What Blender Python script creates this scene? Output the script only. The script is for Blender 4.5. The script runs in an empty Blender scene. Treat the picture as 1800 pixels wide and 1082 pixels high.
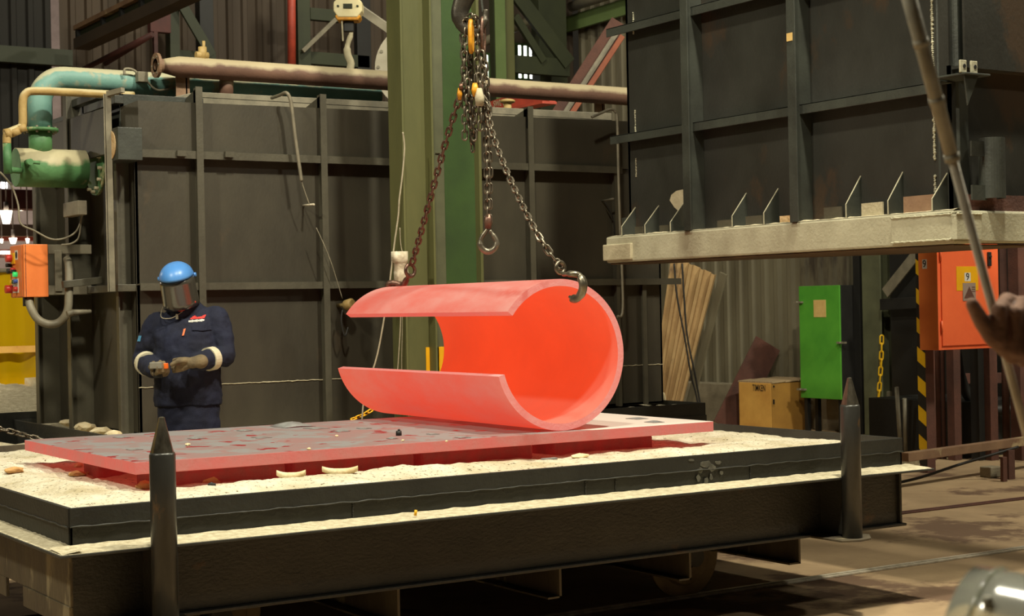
import bpy, bmesh, math, random
from mathutils import Vector, Matrix, noise
random.seed(7)
SC = bpy.context.scene
COL = SC.collection
V = Vector

# ------------------------------------------------------------------ camera
FPX, CX, CY, HC = 2850.0, 900.0, 541.0, 1.489
ROLL = 0.0199
YAW = math.atan2(4446, 2850)
PITCH = -(2.4) / FPX
_f = V((math.cos(YAW), math.sin(YAW), 0)); _r = V((math.sin(YAW), -math.cos(YAW), 0)); _u = V((0, 0, 1))
FWD = _f * math.cos(PITCH) + _u * math.sin(PITCH)
_u2 = -_f * math.sin(PITCH) + _u * math.cos(PITCH)
RGT = _r * math.cos(ROLL) - _u2 * math.sin(ROLL)
UPV = _r * math.sin(ROLL) + _u2 * math.cos(ROLL)
CAM = V((0, 0, HC))
cd = bpy.data.cameras.new('camera'); co = bpy.data.objects.new('camera', cd); COL.objects.link(co)
cd.sensor_width = 36.0; cd.lens = FPX / 1800 * 36.0; cd.clip_end = 200; cd.clip_start = 0.05
cd.dof.use_dof = True; cd.dof.focus_distance = 7.6; cd.dof.aperture_fstop = 8.0
m = Matrix((RGT, UPV, -FWD)).transposed().to_4x4(); m.translation = CAM
co.matrix_world = m
SC.camera = co

def ray(x, y): return FWD + RGT * ((x - CX) / FPX) - UPV * ((y - CY) / FPX)
def at(x, y, d): return CAM + ray(x, y) * d
def onX(x, y, X): d = ray(x, y); return CAM + d * (X / d.x)
def onY(x, y, Y): d = ray(x, y); return CAM + d * (Y / d.y)
def onZ(x, y, z): d = ray(x, y); return CAM + d * ((z - HC) / d.z)

# ------------------------------------------------------------------ world, lamps, exposure
w = bpy.data.worlds.new('world'); SC.world = w; w.use_nodes = True
w.node_tree.nodes['Background'].inputs[0].default_value = (1.0, .86, .62, 1)
w.node_tree.nodes['Background'].inputs[1].default_value = 0.018
SC.view_settings.view_transform = 'Standard'; SC.view_settings.look = 'None'
SC.view_settings.exposure = 0.0; SC.view_settings.gamma = 1.0
WARM = (1.0, .94, .74)
def lamp(name, loc, target, power, size, col=WARM):
    l = bpy.data.lights.new(name, 'AREA'); l.shape = 'DISK'; l.size = size; l.energy = power; l.color = col
    o = bpy.data.objects.new(name, l); COL.objects.link(o); o.location = loc
    o.rotation_euler = (V(target) - V(loc)).to_track_quat('-Z', 'Y').to_euler()
    return o
lamp('high_bay_or_fill', (5.3, 4.1, 8.3), (4.6, 7.6, 0.8), 620, .45)
lamp('high_bay_or_fill', (2.0, 4.0, 8.3), (3.0, 7.4, 0.8), 400, .5)  # added lamp, brightens the left part of the sand
lamp('high_bay_or_fill', (-3.0, 5.5, 7.6), (3.4, 9.8, 1.4), 430, .6)  # added fill from the left for the left-facing plates
lamp('high_bay_or_fill', (8.6, -0.5, 8.2), (7.5, 6.6, 0.2), 130, .5)  # added weak fill for the right front
lamp('high_bay_or_fill', (11.4, 5.2, 7.8), (10.4, 9.4, 1.0), 470, .7)  # added lamp, brightens the orange red cabinet and the right floor
lamp('high_bay_or_fill', (9.0, 15.0, 8.5), (9.6, 19.0, 3.0), 150, .7)  # added lamp, brightens the back wall
lamp('high_bay_or_fill', (1.5, 13.6, 3.2), (1.5, 13.7, 0), 55, .5, (1, .90, .72))  # added low lamp, lights only the area by the curtain
lamp('high_bay_or_fill', (2.5, 34.0, 9.0), (4.0, 40.0, 2.0), 4500, 1.0, (1, .85, .72))  # added unseen lamp, brightens the far wall

# ------------------------------------------------------------------ helpers
def S(r, g, b):
    f = lambda c: (c / 255 / 12.92) if c / 255 <= .04045 else ((c / 255 + .055) / 1.055) ** 2.4
    return (f(r), f(g), f(b), 1)

def mat(name, c, c2=None, scale=5.0, rough=.6, metal=0.0, bump=0.0, c3=None, s3=2.0, t3=.58, stretch=None, bscale=60.0,
        emit=None, es=1.0, emit2=None, spec=.5, sp=.5):
    """procedural painted/dirty surface: two noise-mixed colours, optional third colour in patches, optional bump/emission"""
    mm = bpy.data.materials.new(name); mm.use_nodes = True
    nt = mm.node_tree; N = nt.nodes; L = nt.links; b = N['Principled BSDF']
    b.inputs['Roughness'].default_value = rough; b.inputs['Metallic'].default_value = metal
    b.inputs['Specular IOR Level'].default_value = spec
    b.inputs['Base Color'].default_value = c
    tc = N.new('ShaderNodeTexCoord'); src = tc.outputs['Object']
    if stretch:
        mp = N.new('ShaderNodeMapping'); mp.inputs['Scale'].default_value = stretch; L.new(src, mp.inputs[0]); src = mp.outputs[0]
    if c2:
        n = N.new('ShaderNodeTexNoise'); n.inputs['Scale'].default_value = scale; n.inputs['Detail'].default_value = 6; n.inputs['Roughness'].default_value = .62
        L.new(src, n.inputs['Vector'])
        r = N.new('ShaderNodeValToRGB'); r.color_ramp.elements[0].position = .5 - .17; r.color_ramp.elements[1].position = .5 + .17
        r.color_ramp.elements[0].color = c; r.color_ramp.elements[1].color = c2
        L.new(n.outputs['Fac'], r.inputs[0]); out = r.outputs[0]
        if c3:
            n3 = N.new('ShaderNodeTexNoise'); n3.inputs['Scale'].default_value = s3; n3.inputs['Detail'].default_value = 7; n3.inputs['Roughness'].default_value = .65
            L.new(src, n3.inputs['Vector'])
            r3 = N.new('ShaderNodeValToRGB'); r3.color_ramp.elements[0].position = t3; r3.color_ramp.elements[1].position = min(1, t3 + .06)
            L.new(n3.outputs['Fac'], r3.inputs[0])
            mx = N.new('ShaderNodeMix'); mx.data_type = 'RGBA'; L.new(r3.outputs[0], mx.inputs[0]); L.new(out, mx.inputs[6]); mx.inputs[7].default_value = c3
            out = mx.outputs[2]
        L.new(out, b.inputs['Base Color'])
        if emit2:
            r2 = N.new('ShaderNodeValToRGB'); r2.color_ramp.elements[0].position = .36; r2.color_ramp.elements[1].position = .64
            r2.color_ramp.elements[0].color = emit; r2.color_ramp.elements[1].color = emit2
            L.new(n.outputs['Fac'], r2.inputs[0]); L.new(r2.outputs[0], b.inputs['Emission Color'])
    if emit:
        if not emit2: b.inputs['Emission Color'].default_value = emit
        b.inputs['Emission Strength'].default_value = es
    if bump:
        nb = N.new('ShaderNodeTexNoise'); nb.inputs['Scale'].default_value = bscale; nb.inputs['Detail'].default_value = 5
        L.new(src, nb.inputs['Vector'])
        bp = N.new('ShaderNodeBump'); bp.inputs['Strength'].default_value = bump; bp.inputs['Distance'].default_value = .01
        L.new(nb.outputs['Fac'], bp.inputs['Height']); L.new(bp.outputs[0], b.inputs['Normal'])
    return mm

W = {}           # world base of every object whose vertices were given in world space
class MB:
    def __init__(s): s.v = []; s.f = []; s.m = []; s.mi = 0; s.sm = []; s.smooth = False
    def face(s, idx): s.f.append(tuple(idx)); s.m.append(s.mi); s.sm.append(s.smooth)
    def add(s, vs, fs, smooth=False):
        o = len(s.v); s.v += [V(p) for p in vs]
        k = s.smooth; s.smooth = smooth
        for f in fs: s.face([i + o for i in f])
        s.smooth = k; return s
    def box(s, a, b):
        x0, y0, z0 = (min(a[i], b[i]) for i in range(3)); x1, y1, z1 = (max(a[i], b[i]) for i in range(3))
        return s.add([(x0,y0,z0),(x1,y0,z0),(x1,y1,z0),(x0,y1,z0),(x0,y0,z1),(x1,y0,z1),(x1,y1,z1),(x0,y1,z1)],
                     [(3,2,1,0),(4,5,6,7),(0,1,5,4),(1,2,6,5),(2,3,7,6),(3,0,4,7)])
    def obox(s, c, ax, ay, az):
        c = V(c); ax = V(ax); ay = V(ay); az = V(az)
        vs = [c + ax*i + ay*j + az*k for k in (-1,1) for (i,j) in ((-1,-1),(1,-1),(1,1),(-1,1))]
        return s.add(vs, [(3,2,1,0),(4,5,6,7),(0,1,5,4),(1,2,6,5),(2,3,7,6),(3,0,4,7)])
    def bar(s, p, q, wd, th, side=(0,0,1)):
        """rectangular bar from p to q; wd across 'side', th across the third axis"""
        p = V(p); q = V(q); d = (q - p).normalized(); sd = V(side); sd = (sd - d * sd.dot(d)).normalized(); n = d.cross(sd)
        return s.obox((p + q) / 2, (q - p) / 2, sd * wd / 2, n * th / 2)
    def prism(s, pts, ext):
        """planar polygon pts (3d) extruded by ext"""
        n = len(pts); e = V(ext); vs = [V(p) for p in pts] + [V(p) + e for p in pts]
        fs = [tuple(range(n - 1, -1, -1)), tuple(range(n, 2 * n))] + [(i, (i + 1) % n, n + (i + 1) % n, n + i) for i in range(n)]
        return s.add(vs, fs)
    def tube(s, pts, r, seg=12, cap=True, squash=None, up=None):
        pts = [V(p) for p in pts]; n = len(pts); rs = r if isinstance(r, (list, tuple)) else [r] * n
        t0 = (pts[1] - pts[0]).normalized(); a = V(up) if up else (V((0,0,1)) if abs(t0.z) < .9 else V((1,0,0)))
        nrm = (a - t0 * a.dot(t0)).normalized(); vs = []
        for i, p in enumerate(pts):
            t = (pts[min(i + 1, n - 1)] - pts[max(i - 1, 0)]).normalized()
            nrm = (nrm - t * nrm.dot(t)).normalized(); bi = t.cross(nrm)
            for k in range(seg):
                an = 2 * math.pi * k / seg; q = squash[i] if isinstance(squash, (list, tuple)) else (squash or 1)
                vs.append(p + nrm * math.cos(an) * rs[i] + bi * math.sin(an) * rs[i] * q)
        fs = [(i*seg + k, i*seg + (k+1) % seg, (i+1)*seg + (k+1) % seg, (i+1)*seg + k) for i in range(n - 1) for k in range(seg)]
        o = len(s.v); s.add(vs, fs, True)
        if cap:
            s.face([o + k for k in range(seg - 1, -1, -1)]); s.face([o + (n-1)*seg + k for k in range(seg)])
        return s
    def cyl(s, p, q, r, r2=None, seg=20): return s.tube([p, q], [r, r if r2 is None else r2], seg)
    def pipe(s, p, q, ro, ri, seg=28):
        """hollow cylinder"""
        p = V(p); q = V(q); d = (q - p).normalized(); a = V((0,0,1)) if abs(d.z) < .9 else V((1,0,0))
        u = (a - d * a.dot(d)).normalized(); w_ = d.cross(u); vs = []
        for c, r in ((p, ro), (q, ro), (q, ri), (p, ri)):
            for k in range(seg):
                an = 2*math.pi*k/seg; vs.append(c + (u*math.cos(an) + w_*math.sin(an)) * r)
        fs = [(j*seg + k, j*seg + (k+1) % seg, ((j+1) % 4)*seg + (k+1) % seg, ((j+1) % 4)*seg + k) for j in range(4) for k in range(seg)]
        return s.add(vs, fs, False)
    def sphere(s, c, r, seg=14, rings=9):
        c = V(c); rr = V(r) if not isinstance(r, (int, float)) else V((r, r, r)); vs = []
        for i in range(rings + 1):
            th = math.pi * i / rings
            for k in range(seg):
                ph = 2*math.pi*k/seg; vs.append(c + V((rr.x*math.sin(th)*math.cos(ph), rr.y*math.sin(th)*math.sin(ph), rr.z*math.cos(th))))
        fs = [(i*seg+k, (i+1)*seg+k, (i+1)*seg+(k+1) % seg, i*seg+(k+1) % seg) for i in range(rings) for k in range(seg)]
        return s.add(vs, fs, True)
    def rock(s, c, r, seed=0):
        c = V(c); bm = bmesh.new(); bmesh.ops.create_icosphere(bm, subdivisions=2, radius=1)
        vs = []
        for v in bm.verts:
            k = 1 + .38 * noise.noise(v.co * 1.6 + V((seed * 7.3, seed, 0)))
            vs.append(c + V((v.co.x * r[0] * k, v.co.y * r[1] * k, v.co.z * r[2] * k)))
        fs = [tuple(v.index for v in f.verts) for f in bm.faces]; bm.free()
        return s.add(vs, fs, False)
    def loft(s, rings, seg=20, pw=2.0):
        """rings = (centre, half-x vector, half-y vector); superellipse sections"""
        vs = []
        for c, hx, hy in rings:
            c = V(c); hx = V(hx); hy = V(hy)
            for k in range(seg):
                an = 2*math.pi*k/seg; ca, sa = math.cos(an), math.sin(an)
                vs.append(c + hx * math.copysign(abs(ca) ** (2/pw), ca) + hy * math.copysign(abs(sa) ** (2/pw), sa))
        n = len(rings)
        fs = [(i*seg+k, i*seg+(k+1) % seg, (i+1)*seg+(k+1) % seg, (i+1)*seg+k) for i in range(n-1) for k in range(seg)]
        o = len(s.v); s.add(vs, fs, True)
        s.face([o + k for k in range(seg-1, -1, -1)]); s.face([o + (n-1)*seg + k for k in range(seg)])
        return s
    def build(s, name, mats, parent=None, bev=0, local=False, base=None):
        if base is None:
            if parent is not None: base = W.get(parent, V((0,0,0))) if not local else V((0,0,0))
            elif local: base = V((0,0,0))
            else:
                xs = [p.x for p in s.v]; ys = [p.y for p in s.v]; zs = [p.z for p in s.v]
                base = V(((min(xs)+max(xs))/2, (min(ys)+max(ys))/2, min(zs)))
        me = bpy.data.meshes.new(name); me.from_pydata([p - base for p in s.v], [], s.f)
        bm = bmesh.new(); bm.from_mesh(me); bmesh.ops.recalc_face_normals(bm, faces=bm.faces[:]); bm.to_mesh(me); bm.free()
        for mm in (mats if isinstance(mats, (list, tuple)) else [mats]): me.materials.append(mm)
        me.polygons.foreach_set('material_index', s.m); me.polygons.foreach_set('use_smooth', s.sm); me.update()
        o = bpy.data.objects.new(name, me); COL.objects.link(o)
        if parent is not None: o.parent = parent
        elif not local: o.location = base
        W[o] = base
        if bev:
            b = o.modifiers.new('bevel', 'BEVEL'); b.width = bev; b.segments = 2; b.limit_method = 'ANGLE'; b.angle_limit = .7
        return o

def tag(o, label=None, cat=None, group=None, kind=None):
    if label: o['label'] = label
    if cat: o['category'] = cat
    if group: o['group'] = group
    if kind: o['kind'] = kind
    return o
def thing(name, loc, label, cat, group=None, rz=0):
    o = bpy.data.objects.new(name, None); COL.objects.link(o); o.location = loc; o.rotation_euler.z = rz
    o.empty_display_size = .1; W[o] = V(loc)
    return tag(o, label, cat, group)
def copy_tree(o, parent=None, dz=None):
    c = o.copy(); COL.objects.link(c); W[c] = W.get(o, V((0,0,0)))
    if parent is not None: c.parent = parent
    for ch in list(o.children): copy_tree(ch, c)
    return c
def text(s, size, loc, xd, yd, mm, parent, name='lettering', bold=0.0, sx=1.0, align='CENTER', shear=0):
    cu = bpy.data.curves.new(name, 'FONT'); cu.body = s; cu.size = size; cu.align_x = align; cu.align_y = 'CENTER'; cu.extrude = .0006; cu.offset = bold; cu.shear = shear
    t = bpy.data.objects.new('tmp', cu); COL.objects.link(t)
    dg = bpy.context.evaluated_depsgraph_get(); me = bpy.data.meshes.new_from_object(t.evaluated_get(dg))
    bpy.data.objects.remove(t); xd = V(xd).normalized(); yd = V(yd); yd = (yd - xd * yd.dot(xd)).normalized(); n = xd.cross(yd)
    base = W.get(parent, V((0,0,0)))
    for v in me.vertices: v.co = V(loc) - base + xd * v.co.x * sx + yd * v.co.y + n * v.co.z
    me.materials.clear(); me.materials.append(mm)
    o = bpy.data.objects.new(name, me); COL.objects.link(o); o.parent = parent; W[o] = base
    return o
def spline(pts, n=6):
    pts = [V(p) for p in pts]; out = []
    for i in range(len(pts) - 1):
        p0 = pts[max(i-1, 0)]; p1 = pts[i]; p2 = pts[i+1]; p3 = pts[min(i+2, len(pts)-1)]
        for k in range(n):
            t = k / n
            out.append(.5*((2*p1) + (p2-p0)*t + (2*p0-5*p1+4*p2-p3)*t*t + (3*p1-p0-3*p2+p3)*t**3))
    return out + [pts[-1]]
def link_geo(pitch, d, seg=7):
    """one chain link, long axis z, flat in xz"""
    mb = MB(); hw = d * 1.15; hl = pitch / 2 + d * .5 - hw + d*.0; pts = []
    hl = max(hl, .2 * pitch)
    for k in range(8): a = math.pi * k / 7; pts.append(V((hw*math.cos(a), 0, hl + hw*math.sin(a))))
    for k in range(8): a = math.pi + math.pi * k / 7; pts.append(V((hw*math.cos(a), 0, -hl + hw*math.sin(a))))
    n = len(pts); vs = []; fs = []
    for i, p in enumerate(pts):
        t = (pts[(i+1) % n] - pts[i-1]).normalized(); b = V((0,1,0)); q = t.cross(b)
        for k in range(seg):
            a = 2*math.pi*k/seg; vs.append(p + b*math.cos(a)*d/2 + q*math.sin(a)*d/2)
    for i in range(n):
        for k in range(seg): fs.append((i*seg+k, i*seg+(k+1) % seg, ((i+1) % n)*seg+(k+1) % seg, ((i+1) % n)*seg+k))
    return vs, fs
def chain_frames(path, pitch, ph=0):
    """link matrices along a polyline"""
    path = [V(p) for p in path]; out = []; acc = 0; i = 0; nxt = pitch / 2; k = 0
    tot = [0]
    for a, b in zip(path, path[1:]): tot.append(tot[-1] + (b - a).length)
    while nxt < tot[-1]:
        while tot[i+1] < nxt: i += 1
        a, b = path[i], path[i+1]; t = (nxt - tot[i]) / (tot[i+1] - tot[i]); p = a.lerp(b, t)
        z = (b - a).normalized(); x = RGT - z * RGT.dot(z); x.normalize(); y = z.cross(x)
        an = ph + (k % 2) * math.pi / 2 + .12 * math.sin(k * 1.7); xx = x*math.cos(an) + y*math.sin(an); yy = z.cross(xx)
        mt = Matrix((xx, yy, z)).transposed().to_4x4(); mt.translation = p; out.append(mt)
        nxt += pitch; k += 1
    return out
def chain_mesh(mb, path, pitch, d, ph=0):
    vs, fs = link_geo(pitch, d, 6)
    for mt in chain_frames(path, pitch, ph): mb.add([mt @ p for p in vs], fs, True)

# ------------------------------------------------------------------ materials
M = {}
M['dark_steel'] = mat('dark_steel', S(58,58,52), S(44,43,38), 3, .55, .0, .25, S(78,66,48), 1.6, .62)
M['car_steel'] = mat('car_steel', S(52,50,44), S(38,37,33), 4, .5, .0, .3, S(74,56,38), 2.6, .62, (1,1,1.6))
M['car_worn'] = mat('car_worn', S(92,82,62), S(60,52,42), 5, .6, 0, .3, S(135,124,96), 4.0, .58, (1,1,.35))
M['strake'] = mat('strake', S(46,46,40), S(34,34,30), 5, .55, 0, .25, S(84,76,56), 3.0, .70)
M['furnace'] = mat('furnace_plate', S(69,64,51), S(49,45,36), 1.5, .5, 0, .12, S(76,64,47), 1.1, .6, (1,1,.5))
M['furnace_rib'] = mat('furnace_rib', S(84,80,66), S(68,64,52), 4, .5, 0, .15)
M['hood'] = mat('hood_plate', S(56,56,51), S(42,41,36), 2.2, .42, 0, .15, S(66,54,42), 1.3, .58, (1,1,.7))
M['hood_rib'] = mat('hood_rib', S(64,67,60), S(48,49,44), 4, .45, 0, .15)
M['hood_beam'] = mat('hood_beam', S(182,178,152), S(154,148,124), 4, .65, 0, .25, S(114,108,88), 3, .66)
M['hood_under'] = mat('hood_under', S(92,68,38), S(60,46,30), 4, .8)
M['plaster'] = mat('lime_wash', S(190,180,150), S(160,150,122), 9, .85, 0, .3)
M['lime_thin'] = mat('thin_lime', S(104,102,90), S(72,71,63), 30, .9, 0, .3)
M['sand'] = mat('sand', S(226,219,199), S(182,169,136), 3.4, .95, 0, 1.0, S(104,92,66), 58, .575, bscale=70)
M['dust'] = mat('dust', S(212,202,172), S(168,156,126), 30, .95, 0, .8, S(100,88,66), 45, .64, bscale=120)
M['chunk'] = mat('refractory_chunk', S(235,222,185), S(214,186,138), 14, .9, 0, .6)
M['chunk_tan'] = mat('refractory_tan', S(214,170,110), S(170,122,74), 12, .9, 0, .6)
M['hot_out'] = mat('hot_plate_outside', (.08,.085,.08,1), (.20,.21,.20,1), 3.2, .75, 0, .12, (.06,.05,.05,1), 26, .70, (1.2,.6,1.2),
                   emit=(.74,.054,.024,1), emit2=(.60,.058,.034,1), es=1)
M['hot_in'] = mat('hot_plate_inside', (.12,.09,.08,1), (.16,.12,.10,1), 2.2, .8, 0, .08, (.07,.04,.04,1), 14, .74, emit=(.90,.062,.015,1), emit2=(.76,.050,.013,1), es=.95)
M['hot_edge'] = mat('hot_plate_edge', (.20,.20,.20,1), (.26,.26,.26,1), 9, .75, 0, .3, (.06,.06,.05,1), 30, .70, emit=(.66,.064,.046,1), emit2=(.56,.058,.044,1), es=1)
M['slab_side'] = mat('slab_side', (.09,.09,.09,1), (.15,.15,.14,1), 8, .75, 0, .25, (.03,.03,.03,1), 14, .68, emit=(.56,.056,.040,1), emit2=(.42,.048,.036,1), es=1)
M['plate_glow'] = mat('plate_glow_on_brick', (.07,.03,.025,1), (.12,.05,.04,1), 9, .9, 0, .6, emit=(.16,.004,.003,1), emit2=(.07,.003,.002,1), es=1)
M['scale_grey'] = mat('scale_grey', S(138,144,142), S(104,108,106), 14, .55, 0, .3, emit=(.03,.004,.003,1), es=1)
M['steel_bright'] = mat('steel_bright', S(150,142,124), S(104,98,84), 20, .34, .75, .15)
M['rail_top'] = mat('rail_polished', S(214,206,188), S(176,166,146), 20, .4, .15, .1)
M['wheel_rim'] = mat('dusty_wheel', S(134,116,86), S(104,88,64), 8, .7, .1, .2)
M['chain_steel'] = mat('chain_steel', S(150,140,122), S(92,84,72), 40, .36, .8, .2)
M['chain_rust'] = mat('chain_rusty', S(128,96,80), S(84,62,54), 30, .42, .6, .2)
M['hook_black'] = mat('hook_forging', S(92,86,74), S(62,57,50), 8, .4, .55, .15)
M['lift_yellow'] = mat('lifting_yellow', S(226,160,30), S(176,112,20), 16, .5, .1, .2)
M['post_steel'] = mat('post_steel', S(66,66,62), S(46,45,42), 6, .34, .35, .12, S(112,86,56), 5, .62, (1,1,.4))
M['post_tip'] = mat('post_tip_steel', S(112,106,92), S(58,54,46), 22, .28, .6, .25, stretch=(1,1,.3))
M['green_olive'] = mat('olive_green_paint', S(98,98,58), S(78,80,46), 2.2, .55, 0, .1, S(120,98,68), 2.0, .60, (1,1,.3))
M['green_deep'] = mat('deep_green_paint', S(49,54,30), S(39,44,25), 2, .6, 0, .1)
M['green_mid'] = mat('mid_green_paint', S(98,116,66), S(84,102,56), 2, .6, 0, .1)
M['green_dark'] = mat('dark_green_paint', S(58,84,38), S(46,66,34), 1.8, .55, 0, .1)
M['green_grey'] = mat('grey_green_paint', S(98,100,74), S(78,80,60), 3, .55, 0, .1)
M['green_bright'] = mat('bright_green_paint', S(92,168,54), S(72,146,46), 2.2, .45, 0, .06, S(100,142,66), 1.8, .6)
M['green_drum'] = mat('drum_green', S(92,140,88), S(58,104,62), 3.5, .6, 0, .15, S(188,176,132), 3.0, .55)
M['teal'] = mat('teal_paint', S(120,162,152), S(98,142,134), 4, .55, 0, .1, S(164,160,132), 3.2, .58)
M['teal_dust'] = mat('teal_dusty', S(190,184,150), S(168,166,134), 6, .8)
M['pipe_yellow'] = mat('yellow_pipe', S(178,152,96), S(148,120,66), 6, .6, 0, .2)
M['pipe_brown'] = mat('brown_pipe', S(150,120,92), S(120,92,72), 4, .65, 0, .15, S(176,156,120), 3, .58)
M['red_paint'] = mat('red_paint', S(186,74,52), S(150,58,44), 5, .6, 0, .1)
M['red_rust'] = mat('red_rust_paint', S(158,88,58), S(130,70,48), 4, .7)
M['red_dark'] = mat('dark_red_paint', S(86,42,36), S(64,33,29), 5, .65)
M['orange'] = mat('orange_paint', S(238,132,62), S(226,118,54), 3, .5, 0, .06, S(222,140,84), 2.5, .62)
M['orange_red'] = mat('orange_red_paint', S(252,118,68), S(240,106,62), 3, .45, 0, .06, S(240,138,96), 2.0, .62)
M['wall_brown'] = mat('wall_sheet_brown', S(76,62,47), S(56,46,36), 1.2, .75, 0, .1, stretch=(1,1,.25))
M['wall_dark'] = mat('wall_sheet_dark', S(38,35,30), S(28,26,22), 1.2, .8, 0, .1, stretch=(1,1,.25))
M['wall_tan'] = mat('wall_sheet_tan', S(122,115,92), S(92,84,66), 1.4, .7, 0, .1, S(66,57,46), 1.4, .6, (1,1,.25))
M['rust'] = mat('rusted_sheet', S(190,160,112), S(156,122,80), 3, .8, 0, .3, S(116,94,72), 2.4, .55, (1,1,.5))
M['rust_dark'] = mat('rust_dark', S(104,66,54), S(78,52,44), 4, .8, 0, .3)
M['floor'] = mat('floor_dirt', S(176,150,115), S(150,126,96), 1.6, .92, 0, .5, S(108,84,64), .9, .54, bscale=25)
M['black'] = mat('black_paint', S(30,29,26), S(22,21,19), 5, .6, 0, .1)
M['rubber'] = mat('cable_black', S(40,38,34), S(28,27,25), 20, .6)
M['cable_grey'] = mat('cable_grey', S(150,142,120), S(118,110,92), 20, .6)
M['conduit'] = mat('conduit_grey', S(136,128,108), S(110,104,88), 9, .55, .1, .1)
M['wood_crate'] = mat('crate_wood', S(236,184,92), S(212,156,74), 3, .75, 0, .15, S(190,128,62), 2, .6)
M['wood_side'] = mat('crate_wood_side', S(170,126,52), S(150,108,46), 3, .75, 0, .15)
M['lid_wood'] = mat('crate_lid_wood', S(186,162,124), S(150,126,96), 9, .8, stretch=(.3,6,1))
M['paper'] = mat('paper', S(222,190,120), S(204,166,96), 8, .8)
M['white'] = mat('white_label', S(226,224,214), S(210,208,198), 12, .6)
M['ink'] = mat('ink', S(30,26,22), S(24,21,18), 9, .7)
M['yellow'] = mat('yellow_sign', S(244,186,20), S(230,166,16), 4, .5)
M['hazard_y'] = mat('hazard_yellow', S(244,196,20), S(226,176,16), 6, .5)
M['hazard_k'] = mat('hazard_black', S(40,38,32), S(30,28,24), 6, .5)
M['grey_sign'] = mat('grey_sign', S(160,140,128), S(146,126,116), 6, .5)
M['crane_cream'] = mat('cream_enamel', S(232,220,176), S(214,200,150), 8, .45)
M['display'] = mat('display_glass', S(54,56,46), S(70,72,58), 40, .2)
M['fan_grey'] = mat('fan_casing', S(176,168,148), S(156,148,128), 4, .6, 0, .1)
M['wrap'] = mat('white_wrap', S(222,212,188), S(186,174,148), 22, .45, 0, .8, bscale=30)
M['wire'] = mat('wire', S(168,158,134), S(140,130,108), 30, .5)
M['navy'] = mat('navy_twill', S(21,27,52), S(16,20,39), 9, .85, 0, .35, bscale=240)
M['reflect'] = mat('reflective_tape', S(222,214,184), S(206,198,168), 40, .5)
M['skin'] = mat('skin', S(112,72,52), S(98,62,46), 12, .55)
M['glove'] = mat('olive_glove', S(128,112,82), S(92,80,60), 14, .85, 0, .4)
M['glove_brown'] = mat('brown_leather_glove', S(150,112,90), S(120,88,70), 14, .8, 0, .4)
M['sleeve'] = mat('brown_sleeve', S(78,58,48), S(62,46,40), 9, .9, 0, .4)
M['blue'] = mat('blue_plastic', S(88,150,222), S(76,136,210), 8, .35)
M['red_collar'] = mat('red_shirt', S(206,52,36), S(186,44,32), 12, .8)
M['logo_red'] = mat('logo_red', S(226,50,44), S(210,44,40), 20, .7)
M['badge_blue'] = mat('badge_blue', S(80,150,190), S(70,140,180), 20, .7)
M['tool_orange'] = mat('orange_plastic', S(240,112,30), S(226,100,26), 9, .4)
M['tool_grey'] = mat('grey_plastic', S(128,124,112), S(108,104,92), 9, .5)
M['leather'] = mat('boot_leather', S(44,38,32), S(34,30,26), 9, .6)
M['btn_green'] = mat('green_button', S(60,220,110), S(50,205,100), 9, .3, emit=(.02,.5,.12,1), es=.6)
M['btn_red'] = mat('red_button', S(204,52,44), S(190,44,38), 9, .35)
M['btn_blue'] = mat('blue_button', S(64,92,170), S(56,84,160), 9, .35)
M['rod'] = mat('aluminium_rod', S(176,172,156), S(146,141,124), 26, .5, .15, .15)
M['daylight'] = mat('daylight_pane', (0.9,.95,1,1), emit=(1,.98,.94,1), es=6)
M['far_lamp'] = mat('lit_lamp', (1,1,1,1), emit=(1,.84,.62,1), es=7)
M['concrete'] = mat('concrete', S(150,140,116), S(124,114,94), 5, .9, 0, .4)
M['fibre'] = mat('ceramic_fibre', S(226,196,150), S(196,156,104), 14, .95, 0, .8, S(120,84,54), 18, .6)
M['far_grey'] = mat('far_cladding', S(132,124,120), S(108,100,96), 2, .8)

def dust_top(key, name, dust, lo=.25, hi=.55):
    """settled dust on the upward-facing side of a pipe (on the brown one also its lit top), its edge broken up by noise"""
    mm = M[key].copy(); mm.name = name; nt = mm.node_tree; N = nt.nodes; L = nt.links; b = N['Principled BSDF']
    g = N.new('ShaderNodeNewGeometry'); sx = N.new('ShaderNodeSeparateXYZ'); L.new(g.outputs['Normal'], sx.inputs[0])
    tc = N.new('ShaderNodeTexCoord'); n = N.new('ShaderNodeTexNoise'); n.inputs['Scale'].default_value = 9; n.inputs['Detail'].default_value = 5; L.new(tc.outputs['Object'], n.inputs['Vector'])
    a = N.new('ShaderNodeMath'); a.operation = 'MULTIPLY_ADD'; L.new(n.outputs['Fac'], a.inputs[0]); a.inputs[1].default_value = .9; L.new(sx.outputs[2], a.inputs[2])
    r = N.new('ShaderNodeValToRGB'); r.color_ramp.elements[0].position = lo + .45; r.color_ramp.elements[1].position = min(1, hi + .45); L.new(a.outputs[0], r.inputs[0])
    src = b.inputs['Base Color'].links[0].from_socket; mx = N.new('ShaderNodeMix'); mx.data_type = 'RGBA'; L.new(r.outputs[0], mx.inputs[0]); L.new(src, mx.inputs[6]); mx.inputs[7].default_value = dust
    L.new(mx.outputs[2], b.inputs['Base Color']); M[name] = mm
M['pipe_brown_base'] = mat('brown_pipe_paint', S(112,82,66), S(92,66,54), 4, .65, 0, .15)
dust_top('pipe_brown_base', 'pipe_dusty_lit_top', S(172,158,126), .05, .45)  # dust colour also paints the brown pipe's lit top against its shaded underside
dust_top('teal', 'teal_dusty_top', S(178,174,144), .40, .62)
dust_top('green_drum', 'drum_dusty', S(184,175,140), .10, .30)
dust_top('pipe_yellow', 'yellow_dusty', S(186,172,130), .2, .5)

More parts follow.
